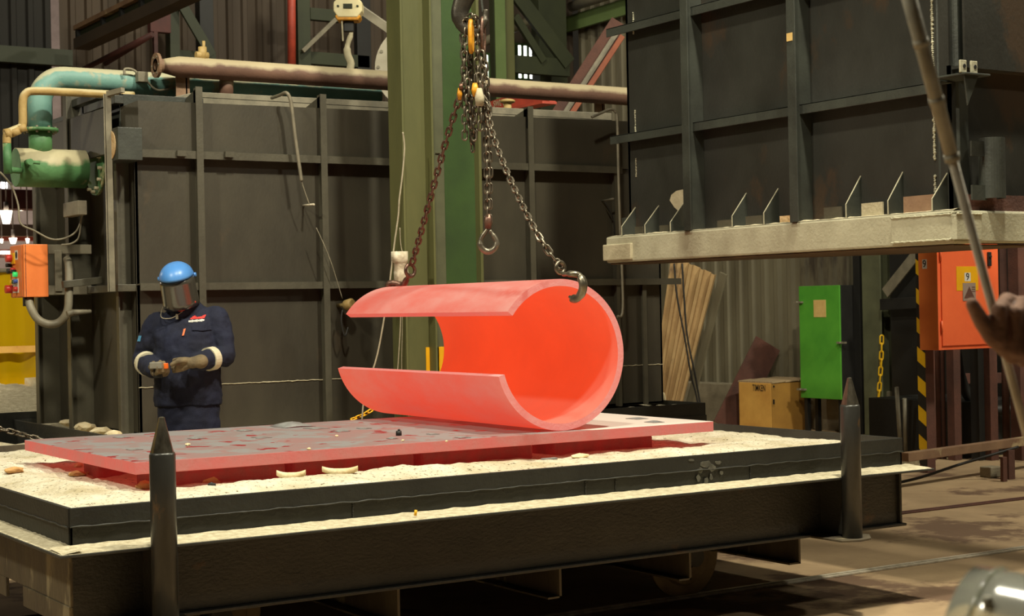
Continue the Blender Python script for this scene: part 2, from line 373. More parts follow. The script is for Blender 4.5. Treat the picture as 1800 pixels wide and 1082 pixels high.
# transparent plastics
def plastic(name, tint, gl, rough, mixfac, ior=1.5, dcol=(.5,.48,.38,1)):
    mm = bpy.data.materials.new(name); mm.use_nodes = True; nt = mm.node_tree; N = nt.nodes; L = nt.links
    N.remove(N['Principled BSDF']); o = N['Material Output']
    t = N.new('ShaderNodeBsdfTransparent'); t.inputs[0].default_value = tint
    g = N.new('ShaderNodeBsdfGlossy'); g.inputs[0].default_value = gl; g.inputs['Roughness'].default_value = rough
    d = N.new('ShaderNodeBsdfDiffuse'); d.inputs[0].default_value = dcol
    fr = N.new('ShaderNodeFresnel'); fr.inputs[0].default_value = ior
    m1 = N.new('ShaderNodeMixShader'); m1.inputs[0].default_value = mixfac; L.new(t.outputs[0], m1.inputs[1]); L.new(d.outputs[0], m1.inputs[2])
    m2 = N.new('ShaderNodeMixShader'); L.new(fr.outputs[0], m2.inputs[0]); L.new(m1.outputs[0], m2.inputs[1]); L.new(g.outputs[0], m2.inputs[2])
    L.new(m2.outputs[0], o.inputs[0]); return mm
M['visor_smoke'] = plastic('smoked_visor', (.30,.28,.24,1), (1,1,1,1), .16, .10, 1.9)
M['visor_clear'] = plastic('clear_visor', (.84,.86,.76,1), (1,1,1,1), .13, .26, 1.45, (.86,.85,.72,1))
def curtain_mat():
    mm = bpy.data.materials.new('yellow_pvc'); mm.use_nodes = True; nt = mm.node_tree; N = nt.nodes; L = nt.links
    N.remove(N['Principled BSDF']); o = N['Material Output']
    t = N.new('ShaderNodeBsdfTransparent'); t.inputs[0].default_value = S(236,196,20)
    d = N.new('ShaderNodeBsdfDiffuse'); d.inputs[0].default_value = S(226,186,10)
    tr = N.new('ShaderNodeBsdfTranslucent'); tr.inputs[0].default_value = S(226,186,10)
    a = N.new('ShaderNodeMixShader'); a.inputs[0].default_value = .4; L.new(d.outputs[0], a.inputs[1]); L.new(tr.outputs[0], a.inputs[2])
    g = N.new('ShaderNodeBsdfGlossy'); g.inputs['Roughness'].default_value = .2
    b = N.new('ShaderNodeMixShader'); b.inputs[0].default_value = .72; L.new(t.outputs[0], b.inputs[1]); L.new(a.outputs[0], b.inputs[2])
    c = N.new('ShaderNodeMixShader'); c.inputs[0].default_value = .05; L.new(b.outputs[0], c.inputs[1]); L.new(g.outputs[0], c.inputs[2])
    L.new(c.outputs[0], o.inputs[0]); return mm
M['curtain'] = curtain_mat()
def slab_top_mat():
    mm = bpy.data.materials.new('slab_top_scale'); mm.use_nodes = True; nt = mm.node_tree; N = nt.nodes; L = nt.links; b = N['Principled BSDF']
    b.inputs['Roughness'].default_value = .6
    tc = N.new('ShaderNodeTexCoord'); mp = N.new('ShaderNodeMapping'); L.new(tc.outputs['Object'], mp.inputs[0])
    def nz(sc, det=5, r=.6):
        n = N.new('ShaderNodeTexNoise'); n.inputs['Scale'].default_value = sc; n.inputs['Detail'].default_value = det; n.inputs['Roughness'].default_value = r
        L.new(mp.outputs[0], n.inputs['Vector']); return n
    def ramp(src, p0, c0, p1, c1):
        r = N.new('ShaderNodeValToRGB'); r.color_ramp.elements[0].position = p0; r.color_ramp.elements[1].position = p1
        r.color_ramp.elements[0].color = c0; r.color_ramp.elements[1].color = c1; L.new(src, r.inputs[0]); return r
    def mix(fac, a, bb):
        x = N.new('ShaderNodeMix'); x.data_type = 'RGBA'; L.new(fac, x.inputs[0])
        for s_, i in ((a, 6), (bb, 7)):
            if isinstance(s_, tuple): x.inputs[i].default_value = s_
            else: L.new(s_, x.inputs[i])
        return x.outputs[2]
    n1 = nz(2.3); n2 = nz(5.5, 6)
    base = ramp(n1.outputs['Fac'], .36, (.15,.14,.135,1), .64, (.17,.175,.17,1)).outputs[0]
    emi = ramp(n1.outputs['Fac'], .36, (.20,.020,.014,1), .64, (.085,.012,.010,1)).outputs[0]
    # loose patches of grey scale
    f = ramp(n2.outputs['Fac'], .50, (0,0,0,1), .53, (1,1,1,1)).outputs[0]
    base = mix(f, base, (.20,.215,.215,1)); emi = mix(f, emi, (.05,.006,.005,1))
    # cracks where scale has lifted and the red shows
    v = N.new('ShaderNodeTexVoronoi'); v.feature = 'F1'; v.inputs['Scale'].default_value = 8.5; v.inputs['Randomness'].default_value = 1
    mp2 = N.new('ShaderNodeMapping'); mp2.inputs['Scale'].default_value = (1, .8, 1); nd = nz(9, 3)
    add = N.new('ShaderNodeMixRGB'); add.inputs[0].default_value = .18; L.new(mp.outputs[0], add.inputs[1]); L.new(nd.outputs['Color'], add.inputs[2]); L.new(add.outputs[0], mp2.inputs[0]); L.new(mp2.outputs[0], v.inputs['Vector'])
    cr = ramp(v.outputs['Distance'], .23, (1,1,1,1), .25, (0,0,0,1)).outputs[0]
    n3 = nz(2.6, 3); g = ramp(n3.outputs['Fac'], .43, (0,0,0,1), .46, (1,1,1,1)).outputs[0]
    mu = N.new('ShaderNodeMath'); mu.operation = 'MULTIPLY'; L.new(cr, mu.inputs[0]); L.new(g, mu.inputs[1])
    base = mix(mu.outputs[0], base, (.05,.015,.015,1)); emi = mix(mu.outputs[0], emi, (.30,.004,.004,1))
    sx = N.new('ShaderNodeSeparateXYZ'); L.new(tc.outputs['Object'], sx.inputs[0]); ad = N.new('ShaderNodeMath'); ad.operation = 'MULTIPLY_ADD'; L.new(n1.outputs['Fac'], ad.inputs[0]); ad.inputs[1].default_value = .5; L.new(sx.outputs[0], ad.inputs[2])
    lm = ramp(ad.outputs[0], .96, (0,0,0,1), .999, (1,1,1,1)).outputs[0]
    base = mix(lm, base, (.62,.58,.52,1)); emi = mix(lm, emi, (.06,.008,.006,1))
    L.new(base, b.inputs['Base Color']); L.new(emi, b.inputs['Emission Color']); b.inputs['Emission Strength'].default_value = 1
    bp = N.new('ShaderNodeBump'); bp.inputs['Strength'].default_value = .35; bp.inputs['Distance'].default_value = .01; L.new(n2.outputs['Fac'], bp.inputs['Height']); L.new(bp.outputs[0], b.inputs['Normal'])
    return mm
M['slab_top'] = slab_top_mat()

# ================================================================== SETTING
fl = MB()
nx, ny = 60, 60
for j in range(ny + 1):
    for i in range(nx + 1): fl.v.append(V((-12 + 32*i/nx, -4 + 50*j/ny, 0)))
for j in range(ny):
    for i in range(nx): fl.face((j*(nx+1)+i, j*(nx+1)+i+1, (j+1)*(nx+1)+i+1, (j+1)*(nx+1)+i))
tag(fl.build('floor', M['floor'], base=V((0,0,0))), kind='structure')

def corrugated(p, along, length, z0, z1, pitch, depth, nrm):
    """trapezoid-profile sheet, real folded ribs and a back face"""
    mb = MB(); p = V(p); al = V(along); nr = V(nrm); n = int(length / pitch); prof = []
    for k in range(n):
        for t, h in ((0, 0), (.52, 0), (.62, 1), (.9, 1)): prof.append((k*pitch + t*pitch, h*depth))
    prof.append((n*pitch, 0)); vs = []
    for s_, h in prof: vs += [p + al*s_ + nr*h + V((0,0,z0)), p + al*s_ + nr*h + V((0,0,z1))]
    q = len(prof)
    mb.add(vs, [(2*i, 2*i+2, 2*i+3, 2*i+1) for i in range(q - 1)])
    return mb
# right-hand wall (plane X = 13.3), back wall (Y = 19), far hall beyond the opening at the left
tag(corrugated((13.3, 8.0, 0), (0,1,0), 11.0, .45, 9, .235, .05, (-1,0,0)).build('wall_right', M['wall_tan'], base=V((13.3,13,0))), kind='structure')
bwall = corrugated((5.9, 19.0, 0), (1,0,0), 7.4, 0, 9, .2, .035, (0,-1,0))
b2 = corrugated((-6, 19.0, 0), (1,0,0), 11.8, 3.05, 9, .2, .035, (0,-1,0)); tag(bwall.build('wall_back', M['wall_brown'], base=V((5,19,0))), kind='structure'); tag(b2.build('wall_left', M['wall_dark'], base=V((0,19,0))), kind='structure')
kb = MB().box((13.05,8,0),(13.3,19,.48)); tag(kb.build('baseboard_right', M['concrete'], bev=.01), kind='structure')
tag(MB().box((-14,44,0),(16,44.2,12)).build('wall_far', M['far_grey']), kind='structure')
# daylight openings in the back wall: frame + panes
def window(name, x0, y0, x1, y1, npane):
    a = onY(x0, y1, 18.93); b = onY(x1, y0, 18.93)
    fr = MB(); t = .03
    fr.box((a.x-t, 18.90, a.z-t), (b.x+t, 18.96, a.z)); fr.box((a.x-t, 18.90, b.z), (b.x+t, 18.96, b.z+t))
    wdt = (b.x - a.x) / npane
    for i in range(npane + 1): fr.box((a.x + wdt*i - t*.6, 18.90, a.z), (a.x + wdt*i + t*.6, 18.96, b.z))
    f = tag(fr.build(name, M['green_dark']), kind='structure')
    for i in range(npane):
        MB().box((a.x + wdt*i + .02, 18.92, a.z), (a.x + wdt*(i+1) - .02, 18.93, b.z)).build('pane', M['daylight'], f)
window('window_1', 850, 98, 868, 138, 2)
window('window_2', 908, 82, 936, 137, 3)

# ================================================================== BOGIE CAR (front)
X0, X1, Y0, Y1, ZR = 1.775, 5.935, 5.715, 8.74, .803
car = thing('bogie_car', (3.85, 7.2, 0), 'long black steel furnace car in front, its tray full of pale sand', 'furnace car')
def strake(mb, a, b, z0, z1, th, out):
    """tray wall plate from a to b with an upper strake standing slightly proud"""
    a = V(a); b = V(b); o = V(out)
    mb.prism([a + V((0,0,z0)), b + V((0,0,z0)), b + V((0,0,z1)), a + V((0,0,z1))], -o*th)
zm = .735
def tray_wall(a, b, out, mt):
    mb = MB(); strake(mb, a, b, .655, zm, .012, out); a2 = V(a) + V(out)*.006; b2 = V(b) + V(out)*.006; strake(mb, a2, b2, zm, ZR, .018, out)
    o = mb.build('tray_wall', mt, car, bev=.002)
    wb = MB(); n = int((V(b) - V(a)).length / .02); pts = []
    for i in range(n + 1):
        p = V(a).lerp(V(b), i / n) + V(out) * (.006 + .003*random.random()); p.z = zm + .005*noise.noise(V((i*.31, 0, 3))); pts.append(p)
    wb.tube(pts, [.0025 + .003*abs(noise.noise(V((i*.77, 5, 1)))) for i in range(n + 1)], 5)
    wb.build('weld_bead', M['dark_steel'], o)
    return o
tray_wall((X0, Y0, 0), (X1, Y0, 0), (0,-1,0), M['strake'])
tray_wall((X0, Y1, 0), (X1, Y1, 0), (0,1,0), M['car_worn'])
tray_wall((X0, Y1, 0), (X0, Y0, 0), (-1,0,0), M['strake'])
tray_wall((X1, Y0, 0), (X1, Y1, 0), (1,0,0), M['strake'])
for i, xx in enumerate((2.9, 4.02, 4.18, 4.95)):
    mb = MB()
    for k in range(9): mb.sphere((xx, Y0 - .002, .665 + k*.008), .004, 6, 4)
    mb.build('weld_seam', M['car_steel'], car)
LG = 5.555
for (px, py, w_, h_) in ((1240, 815, 14, 8), (1252, 822, 10, 9), (1231, 826, 6, 7), (1262, 812, 8, 5), (1228, 840, 5, 8), (1241, 845, 5, 9), (1250, 838, 4, 7), (1215, 808, 6, 3), (1268, 830, 4, 5), (1205, 856, 4, 3)):
    q = [onY(px + w_*math.cos(a)*(.7 + .5*noise.noise(V((px*.1, a, 0)))), py + h_*math.sin(a)*(.7 + .5*noise.noise(V((px*.1, a, 5)))), Y0 - .007) for a in [2*math.pi*k/14 for k in range(14)]]
    MB().prism(q, (0,-.0012,0)).build('lime_splash', M['lime_thin'], car)
mb = MB(); mb.box((1.69, LG, .650), (5.99, Y0, .660)); mb.box((1.69, Y0, .650), (X0, 8.86, .660)); mb.box((X1, Y0, .650), (6.0, 8.86, .660)); mb.box((X0, Y1, .650), (X1, 8.86, .660))
mb.build('ledge', M['dark_steel'], car, bev=.002)
# sand that has spilled on to the ledge
du = MB()
def spill(a, b, inn, wd):
    a = V(a); b = V(b); n = 160; inn = V(inn); o = len(du.v)
    for i in range(n + 1):
        p = a.lerp(b, i / n); e = .5 + .15*noise.noise(V((i*.21, wd*9, 0))); h = .008 + .010*abs(noise.noise(V((i*.33, 2, wd))))
        for q, z in ((.0, .6605), (.02 + .02*e, .661 + h*.4), (wd*.75, .661 + h*.7), (wd, .664 + h*.8)): du.v.append(p + inn*q + V((0,0,z)))
    for i in range(n):
        for k in range(3): du.sm.append(True); du.m.append(0); du.f.append((o+i*4+k, o+(i+1)*4+k, o+(i+1)*4+k+1, o+i*4+k+1))
spill((1.70, LG + .006, 0), (5.98, LG + .006, 0), (0,1,0), .150)
spill((1.696, 8.8, 0), (1.696, LG + .01, 0), (1,0,0), .078)
tag(du.build('spilled_sand', M['dust'], car), kind='stuff')
# beams under the ledge
mb = MB(); mb.box((1.785, 5.725, .385), (5.92, 5.735, .65)); mb.box((1.785, 5.69, .372), (5.935, 5.80, .385)); mb.box((1.785, 5.70, .636), (5.92, 5.80, .65))
mb.box((5.56, 5.70, .385), (5.575, 5.73, .64)); mb.box((5.905, 5.705, .385), (5.92, 5.74, .64))
mb.build('side_beam', M['car_steel'], car, bev=.003)
MB().box((1.785, 8.70, .372), (5.92, 8.72, .65)).build('side_beam', M['car_steel'], car)
mb = MB(); mb.box((1.775, 5.725, .45), (1.787, 8.72, .65)); mb.box((1.770, 5.725, .372), (1.787, 6.3, .45)); mb.box((1.774, 6.55, .372), (1.787, 8.72, .45))
mb.build('end_beam', M['car_worn'], car, bev=.002)
MB().box((5.91, 5.735, .372), (5.922, 8.72, .65)).build('end_beam', M['car_steel'], car)
MB().box((X0 + .01, Y0 + .01, .64), (X1 - .01, Y1 - .01, .66)).build('deck', M['car_steel'], car)
for (px, py, zb) in ((703, 1095, .20), (987, 1050, .24), (1215, 1018, .24), (1407, 990, .25)):
    p = onY(px, py, 5.80); mb = MB()
    mb.box((p.x - .010, 5.80, p.z), (p.x + .002, 8.6, .372)); mb.box((p.x - .07, 5.80, p.z), (p.x + .002, 8.6, p.z + .008))
    mb.build('cross_bearer', M['car_worn'], car)
def wheel(x, y, s):
    mb = MB(); r = .195; c = V((x, y, 0))
    prof = [(-.075, r*.97), (-.03, r*.97), (-.02, r + .022), (.0, r + .024), (.004, r + .018), (.004, r*.80), (.022, r*.74), (.030, r*.35), (.0, .07), (-.06, .05)]
    vs = []; sg = 40
    for (d, rr) in prof:
        for k in range(sg): a = 2*math.pi*k/sg; vs.append(V((x + rr*math.cos(a), y + s*d*-1, .219 + rr*math.sin(a))))
    n = len(prof); mb.add(vs, [(i*sg+k, i*sg+(k+1) % sg, (i+1)*sg+(k+1) % sg, (i+1)*sg+k) for i in range(n-1) for k in range(sg)], False)
    o = mb.build('wheel', M['wheel_rim'], car)
    MB().cyl((x, y - .02*s, .219), (x, y - .10*s, .219), .05).build('axle_hub', M['car_steel'], o)
for x in (2.6, 5.13):
    wheel(x, 6.44, 1); wheel(x, 8.02, -1)
    MB().cyl((x, 6.46, .219), (x, 8.0, .219), .035).build('axle', M['car_steel'], car)
# guide posts
def guide_post(px, py):
    p = onY(px, py, 5.53); x, y = p.x, p.y; tip = p.z; r = .0465
    mb = MB(); mb.tube([(x,y,.375), (x,y,tip - .135), (x,y,tip - .127)], [r, r, r*.93], 28)
    o = mb.build('guide_post', M['post_steel'], car)
    mb = MB(); mb.tube([(x,y,tip - .127), (x,y,tip - .012), (x,y,tip - .003), (x,y,tip)], [r*.92, .013, .011, .006], 7)
    mb.sm = [False]*len(mb.sm); mb.build('pointed_tip', M['post_tip'], o)
    mb = MB(); mb.prism([(x - .115, y - .05, .372), (x - .03, y - .085, .372), (x + .05, y - .07, .372), (x + .13, y + .02, .372), (x + .13, 5.72, .372), (x - .115, 5.72, .372)], (0,0,.008)); mb.build('base_plate', M['car_worn'], o)
    mb = MB(); mb.box((x - .012, y + .03, .39), (x + .012, 5.73, .645)); mb.box((x + .045, y + .01, .40), (x + .055, 5.73, .63)); mb.build('standoff', M['car_steel'], o)
guide_post(284, 732); guide_post(1493, 663)
tag(car.children[0], None)

# rails set in the floor
for y, lab in ((6.44, 'steel rail in the dirt floor, nearer the camera, shiny along its top'), (8.02, 'rusty steel rail in the dirt floor beyond the car end')):
    mb = MB(); mb.box((-8, y - .030, 0), (19, y + .030, .012)); mb.box((-8, y - .012, .012), (19, y + .012, .018))
    tag(mb.build('rail', M['rail_top'] if y < 7 else M['rust_dark'], bev=.003), lab, 'rail')

# ------------------------------------------------------------------ sand bed
sx0, sx1, sy0, sy1 = X0 + .014, X1 - .014, Y0 + .02, Y1 - .014
nx, ny = 230, 170; mb = MB()
SLX0, SLX1, SLY0, SLY1 = 2.235, 5.245, 6.325, 7.875
def sand_h(x, y):
    h = .762 + .020*noise.noise(V((x*2.2, y*2.2, 0))) + .012*noise.noise(V((x*7, y*7, 3))) + .006*noise.noise(V((x*22, y*22, 5)))
    e = min(x - sx0, sx1 - x, y - sy0, sy1 - y); h += .012*min(1, e/.25)
    dx = max(SLX0 - x, x - SLX1, 0); dy = max(SLY0 - y, y - SLY1, 0); d = math.hypot(dx, dy)
    h += .022*math.exp(-((d - .20)/.12)**2)
    if d < .08: h = min(h, .775 + .012*noise.noise(V((x*9, y*9, 7))))
    if e < .03: h = min(h, ZR - .012)
    return h
for j in range(ny + 1):
    for i in range(nx + 1):
        x = sx0 + (sx1 - sx0)*i/nx; y = sy0 + (sy1 - sy0)*j/ny; mb.v.append(V((x, y, sand_h(x, y))))
for j in range(ny):
    for i in range(nx): mb.sm.append(True); mb.m.append(0); mb.f.append((j*(nx+1)+i, j*(nx+1)+i+1, (j+1)*(nx+1)+i+1, (j+1)*(nx+1)+i))
tag(mb.build('sand', M['sand'], base=V((3.85, 7.2, .66))), 'pale sand filling the tray of the front furnace car', 'sand', kind='stuff')

# ------------------------------------------------------------------ hot slab
mb = MB(); mb.box((SLX0, SLY0, .842), (SLX1, SLY1, .8925)); mb.m = [1, 0, 1, 1, 1, 1]
slab = tag(mb.build('steel_plate', [M['slab_top'], M['slab_side']], bev=.003), 'flat red hot steel plate lying on the sand under the rolled shell', 'steel plate')
# blocks that carry it; the plate's red glow is put into their colour
for i, (x, y) in enumerate(((2.64, 6.46), (2.62, 7.1), (3.28, 6.47), (3.92, 6.47), (4.66, 6.50), (4.7, 7.3), (3.5, 7.5))):
    z0 = .70; mb = MB(); mb.box((x - .30, y - .05, z0), (x + .30, y + .16, .842))
    tag(mb.build('support_brick', M['plate_glow'], bev=.02), 'brick buried in sand beneath the flat plate, the plate glow put into its dark red colour', 'brick', 'bricks carrying the hot plate')
# loose scale and fragments on top
fl_px = [(512, 748, 46, 16), (556, 752, 24, 9), (214, 768, 18, 6), (236, 789, 18, 6), (600, 757, 20, 6), (640, 752, 16, 5), (345, 770, 18, 4), (460, 768, 20, 5), (760, 762, 14, 4), (812, 768, 16, 4), (1120, 735, 22, 5), (1150, 741, 18, 4), (690, 770, 12, 4), (430, 756, 18, 4)]
fl_lab = ['largest curled grey scale flake, at the back edge of the hot plate', 'grey scale flake just right of the largest curled flake', 'small grey flake near the left end of the hot plate', 'bright grey square flake on the plate, left of the near guide post tip',
          'grey flake on the plate below the white connector', 'grey flake farthest back on the plate, left of the rolled shell', 'thin grey flake right of the near guide post', 'grey flake in the middle of the hot plate left half', 'grey flake just left of the rolled shell lower lip',
          'grey flake in the reflection strip below the shell lower lip', 'dark edged flake on the pale right end of the plate', 'flake nearest the right corner of the hot plate', 'small flake beside the dark nut on the plate', 'grey flake on the back edge beside the standing worker']
for i, (px, py, wpx, hpx) in enumerate(fl_px):
    c = onZ(px, py, .8945); k = 2850 / ((c - CAM).dot(FWD)); ww = wpx / k / 2 * 1.25; hh = ww * .8; mb = MB(); n = 7; lift = (.022 if i == 0 else .004 + .004*random.random())
    vs = []
    for a in range(n + 1):
        for b in range(n + 1):
            u = a/n*2 - 1; v_ = b/n*2 - 1; rr = 1 + .25*noise.noise(V((u*1.3 + i*3, v_*1.3, i)))
            vs.append(V((c.x + u*ww*rr, c.y + v_*hh*rr*1.5, .8930 + lift*max(0, 1 - u*u)*max(0, 1 - v_*v_*.8))))
    fs = [(a*(n+1)+b, (a+1)*(n+1)+b, (a+1)*(n+1)+b+1, a*(n+1)+b+1) for a in range(n) for b in range(n)]
    mb.add(vs, fs, True); o = mb.build('scale_flake', M['scale_grey']); so = o.modifiers.new('thickness', 'SOLIDIFY'); so.thickness = .0015; so.offset = 1
    tag(o, fl_lab[i], 'scale flake', 'scale flakes on the hot plate')
c = onZ(701, 765, .893); mb = MB(); mb.cyl(c, c + V((0,0,.022)), .014, .013, 14); mb.sphere(c + V((.004,.004,.024)), .007, 8, 5)
tag(mb.build('plug', M['black']), 'small black stub standing on the hot plate left of the rolled shell', 'stub')
for i, (px, py, r) in enumerate(((543, 790, .007), (592, 767, .006), (708, 775, .006), (330, 783, .009), (785, 776, .005))):
    c = onZ(px, py, .893); mb = MB().rock(c + V((0,0,r*.6)), (r*1.4, r, r*.8), i)
    tag(mb.build('crumb', M['chunk']), ['white crumb at the front edge of the hot plate', 'white crumb among the grey flakes on the plate', 'white crumb in front of the black stub', 'shiny crumb right of the near guide post tip', 'white crumb close to the rolled shell on the plate'][i], 'crumb', 'crumbs on the hot plate')

# chunks of refractory on the sand
ch = [(368, 842, .045, .03, .035, 1, 'pointed tan refractory chunk in the sand right of the near guide post'), (512, 843, .06, .03, .018, 0, 'white curved refractory chunk, left one of the two in front of the plate'), (598, 838, .075, .03, .018, 0, 'white curved refractory chunk, right one of the two in front of the plate'),
      (1020, 801, .05, .03, .014, 0, 'flat cream refractory chunk in the sand under the rolled shell'), (25, 832, .045, .03, .015, 1, 'orange tan chunk in the sand at the far left of the tray'), (135, 828, .04, .03, .014, 1, 'tan chunk in the sand left of the plate corner'), (160, 826, .018, .016, .012, 1, 'small tan pebble by the left corner of the plate'),
      (138, 816, .02, .02, .016, 0, 'small grey white stone close under the plate left edge'), (372, 852, .018, .014, .010, 2, 'small black cinder at the foot of the pointed tan chunk'), (255, 850, .04, .03, .02, 1, 'tan chunk half behind the near guide post'), (1250, 797, .05, .03, .010, 1, 'flat tan slab of sand crust near the right end of the tray')]
for i, (px, py, a, b, h, k, lab) in enumerate(ch):
    c = onZ(px, py, .79); c.z = sand_h(c.x, c.y); mb = MB()
    if i == 0: mb.add([c + V((-.05,-.02,-.01)), c + V((.05,-.03,-.01)), c + V((.04,.03,-.01)), c + V((-.04,.03,-.01)), c + V((-.004,0,.05)), c + V((.010,.008,.048))], [(3,2,1,0), (0,1,4), (1,2,5,4), (2,3,5), (3,0,4,5)])
    elif i in (1, 2):
        n = 9
        mb.loft([(c + V((a*(2*t/n - 1)*.84, a*(2*t/n - 1)*-.54, .003 + .016*(2*t/n - 1)**2)), V((.3*b, .5*b, 0))*(1.1 - .5*abs(2*t/n - 1)), V((0,0,h))*(1.0 - .35*abs(2*t/n - 1)*(1 + noise.noise(V((t,i,0)))))) for t in range(n + 1)], 10)
    else: mb.rock(c + V((0,0,h*.5)), (a, b, h), i)
    tag(mb.build('refractory_chunk', (M['chunk'], M['chunk_tan'], M['black'])[k]), lab, 'rock')
c = onY(730, 916, 5.60); tag(MB().cyl((c.x, 5.60, .672), (c.x + .004, 5.60, .695), .006, seg=8).build('plastic_cap', M['yellow']), 'tiny yellow cap on the sandy ledge of the front car', 'cap')
c = onZ(965, 801, .79); mb = MB().box((c.x - .04, c.y - .012, sand_h(c.x, c.y) - .006), (c.x + .04, c.y + .012, sand_h(c.x, c.y) + .012)); tag(mb.build('steel_scrap', M['scale_grey'], bev=.002), 'blue grey scrap of steel on the sand by the flat cream chunk', 'scrap')

# ------------------------------------------------------------------ rolled shell
RC = V((4.363, 6.379, 1.2555)); AX = V((math.cos(1.5434), math.sin(1.5434), 0)); RR, TT, LL = .3610, .0333, 1.762
E1 = V((AX.y, -AX.x, 0)); E3 = V((0,0,1))
def shell_angle(px, py):
    d = ray(px, py); q = CAM + d * ((RC - CAM).dot(AX) / d.dot(AX)); v = q - RC
    return math.atan2(v.dot(E3), v.dot(E1))
a_up = shell_angle(892.7, 547.6); a_lo = shell_angle(877.4, 661.3)
if a_lo < 0: a_lo += 2*math.pi
# material spans from a_lo (lower lip) anticlockwise through the bottom, the right and the top to a_up
a0, a1 = a_lo, a_up + 2*math.pi
mb = MB(); ns, nl = 96, 14
def sp(an, r, l): return RC + E1*math.cos(an)*r + E3*math.sin(an)*r + AX*l
ang = [a0 + (a1 - a0)*i/ns for i in range(ns + 1)]; ls = [LL*j/nl for j in range(nl + 1)]
for r, mi in ((RR, 0), (RR - TT, 1)):
    mb.mi = mi; mb.add([sp(a, r, l) for a in ang for l in ls], [(i*(nl+1)+j, (i+1)*(nl+1)+j, (i+1)*(nl+1)+j+1, i*(nl+1)+j+1) for i in range(ns) for j in range(nl)], True)
mb.mi = 2
for l in (0, LL):
    mb.add([sp(a, r, l) for a in ang for r in (RR, RR - TT)], [(2*i, 2*i+2, 2*i+3, 2*i+1) for i in range(ns)])
for a in (a0, a1):
    mb.add([sp(a, r, l) for l in ls for r in (RR, RR - TT)], [(2*j, 2*j+1, 2*j+3, 2*j+2) for j in range(nl)])
shell = mb.build('rolled_shell', [M['hot_out'], M['hot_in'], M['hot_edge']])
bm = bmesh.new(); bm.from_mesh(shell.data); bmesh.ops.remove_doubles(bm, verts=bm.verts, dist=1e-5); bmesh.ops.recalc_face_normals(bm, faces=bm.faces[:]); bm.to_mesh(shell.data); bm.free()
es = shell.modifiers.new('edges', 'EDGE_SPLIT'); es.split_angle = .8
tag(shell, 'glowing red rolled steel shell with an open slot, hanging from the chains', 'rolled plate')

# ================================================================== REAR FURNACE
FY = 9.75; FX0, FX1 = 3.48, 7.60
fur = thing('box_furnace', (5.54, 10.6, 0), 'grey plated box furnace behind the worker, pipes along its roof', 'furnace')
def P(n, mb, mt, par, bev=.003): return mb.build(n, mt, par, bev=bev)
ZF0, ZF1, ZL1, ZL2 = .735, 2.50, 2.49, 1.665
mb = MB(); mb.box((FX0, FY, ZF0), (FX1, FY + .02, 2.50)); mb.box((FX1 - .02, FY, ZF0), (FX1, 11.44, 2.80)); mb.box((FX0, 11.42, ZF0), (FX1, 11.44, 2.80)); mb.box((FX0, FY, 2.74), (FX1, 11.44, 2.78)); mb.box((FX0, FY, ZF0), (FX1, 11.44, ZF0 + .02))
P('shell', mb, M['furnace'], fur)
# upper fascia band, chamfered at the left corner, standing proud of the shell
mb = MB(); mb.prism([(3.50, FY - .035, 2.50), (7.30, FY - .035, 2.50), (7.30, FY - .035, 2.855), (3.50, FY - .035, 2.815)], (0,.03,0))
mb.prism([(3.42, FY + .06, 2.50), (3.50, FY - .035, 2.50), (3.50, FY - .035, 2.815), (3.42, FY + .06, 2.78)], (.02,.02,0))
P('upper_band', mb, M['furnace'], fur, 0)
mb = MB(); mb.prism([(3.50, FY + .25, 2.80), (7.35, FY + .25, 2.80), (7.35, FY + .25, 2.95), (4.0, FY + .25, 2.93)], (0,.04,0)); mb.box((4.0, FY + .25, 2.89), (7.35, 11.3, 2.90)); P('roof_edge', mb, M['conduit'], fur)
# horizontal ledges
def ledge(z, x0, x1, dpt, h):
    mb = MB(); mb.prism([(x0, FY, z), (x0, FY - dpt, z + .004), (x0, FY - dpt, z - h), (x0, FY - dpt + .008, z - h), (x0, FY - dpt + .008, z - .006), (x0, FY, z - .008)], (x1 - x0, 0, 0))
    return mb
P('ledge', ledge(2.505, 3.50, 7.20, .075, .045), M['furnace_rib'], fur, 0)
mb = ledge(1.675, 3.48, 7.74, .07, .042); P('ledge', mb, M['furnace_rib'], fur, 0)
wb = MB(); pts = [V((FX0 + (7.6 - FX0)*i/300, FY - .002, 1.03 + .004*noise.noise(V((i*.4,0,0))))) for i in range(301)]; wb.tube(pts, [.003 + .004*abs(noise.noise(V((i*.6,3,0)))) for i in range(301)], 5); wb.build('weld_bead', M['plaster'], fur)
# vertical stiffeners (T sections: web + flange)
def stiff(x, z0, z1, dpt=.075, fw=.045, top=None):
    mb = MB(); mb.box((x - .004, FY - dpt, z0), (x + .004, FY, z1)); mb.box((x - fw/2, FY - dpt - .008, z0), (x + fw/2, FY - dpt, z1))
    if top: mb.prism([(x - .004, FY - dpt, z1 - .16), (x - .004, FY + .3, z1 - .09), (x - .004, FY - dpt, z1)], (.008,0,0))
    P('stiffener', mb, M['furnace_rib'], fur, 0)
for (px, yb, yt) in ((354, 740, 156), (572, 745, 166), (936, 480, 184)):
    a = onY(px, 400, FY - .08); stiff(a.x, ZF0, 2.915, .078, .045, True)
stiff(onY(1090, 480, FY - .08).x, ZF0, 2.50, .05, .03)
stiff(onY(1140, 560, FY - .08).x, ZF0, 1.66, .03, .035)
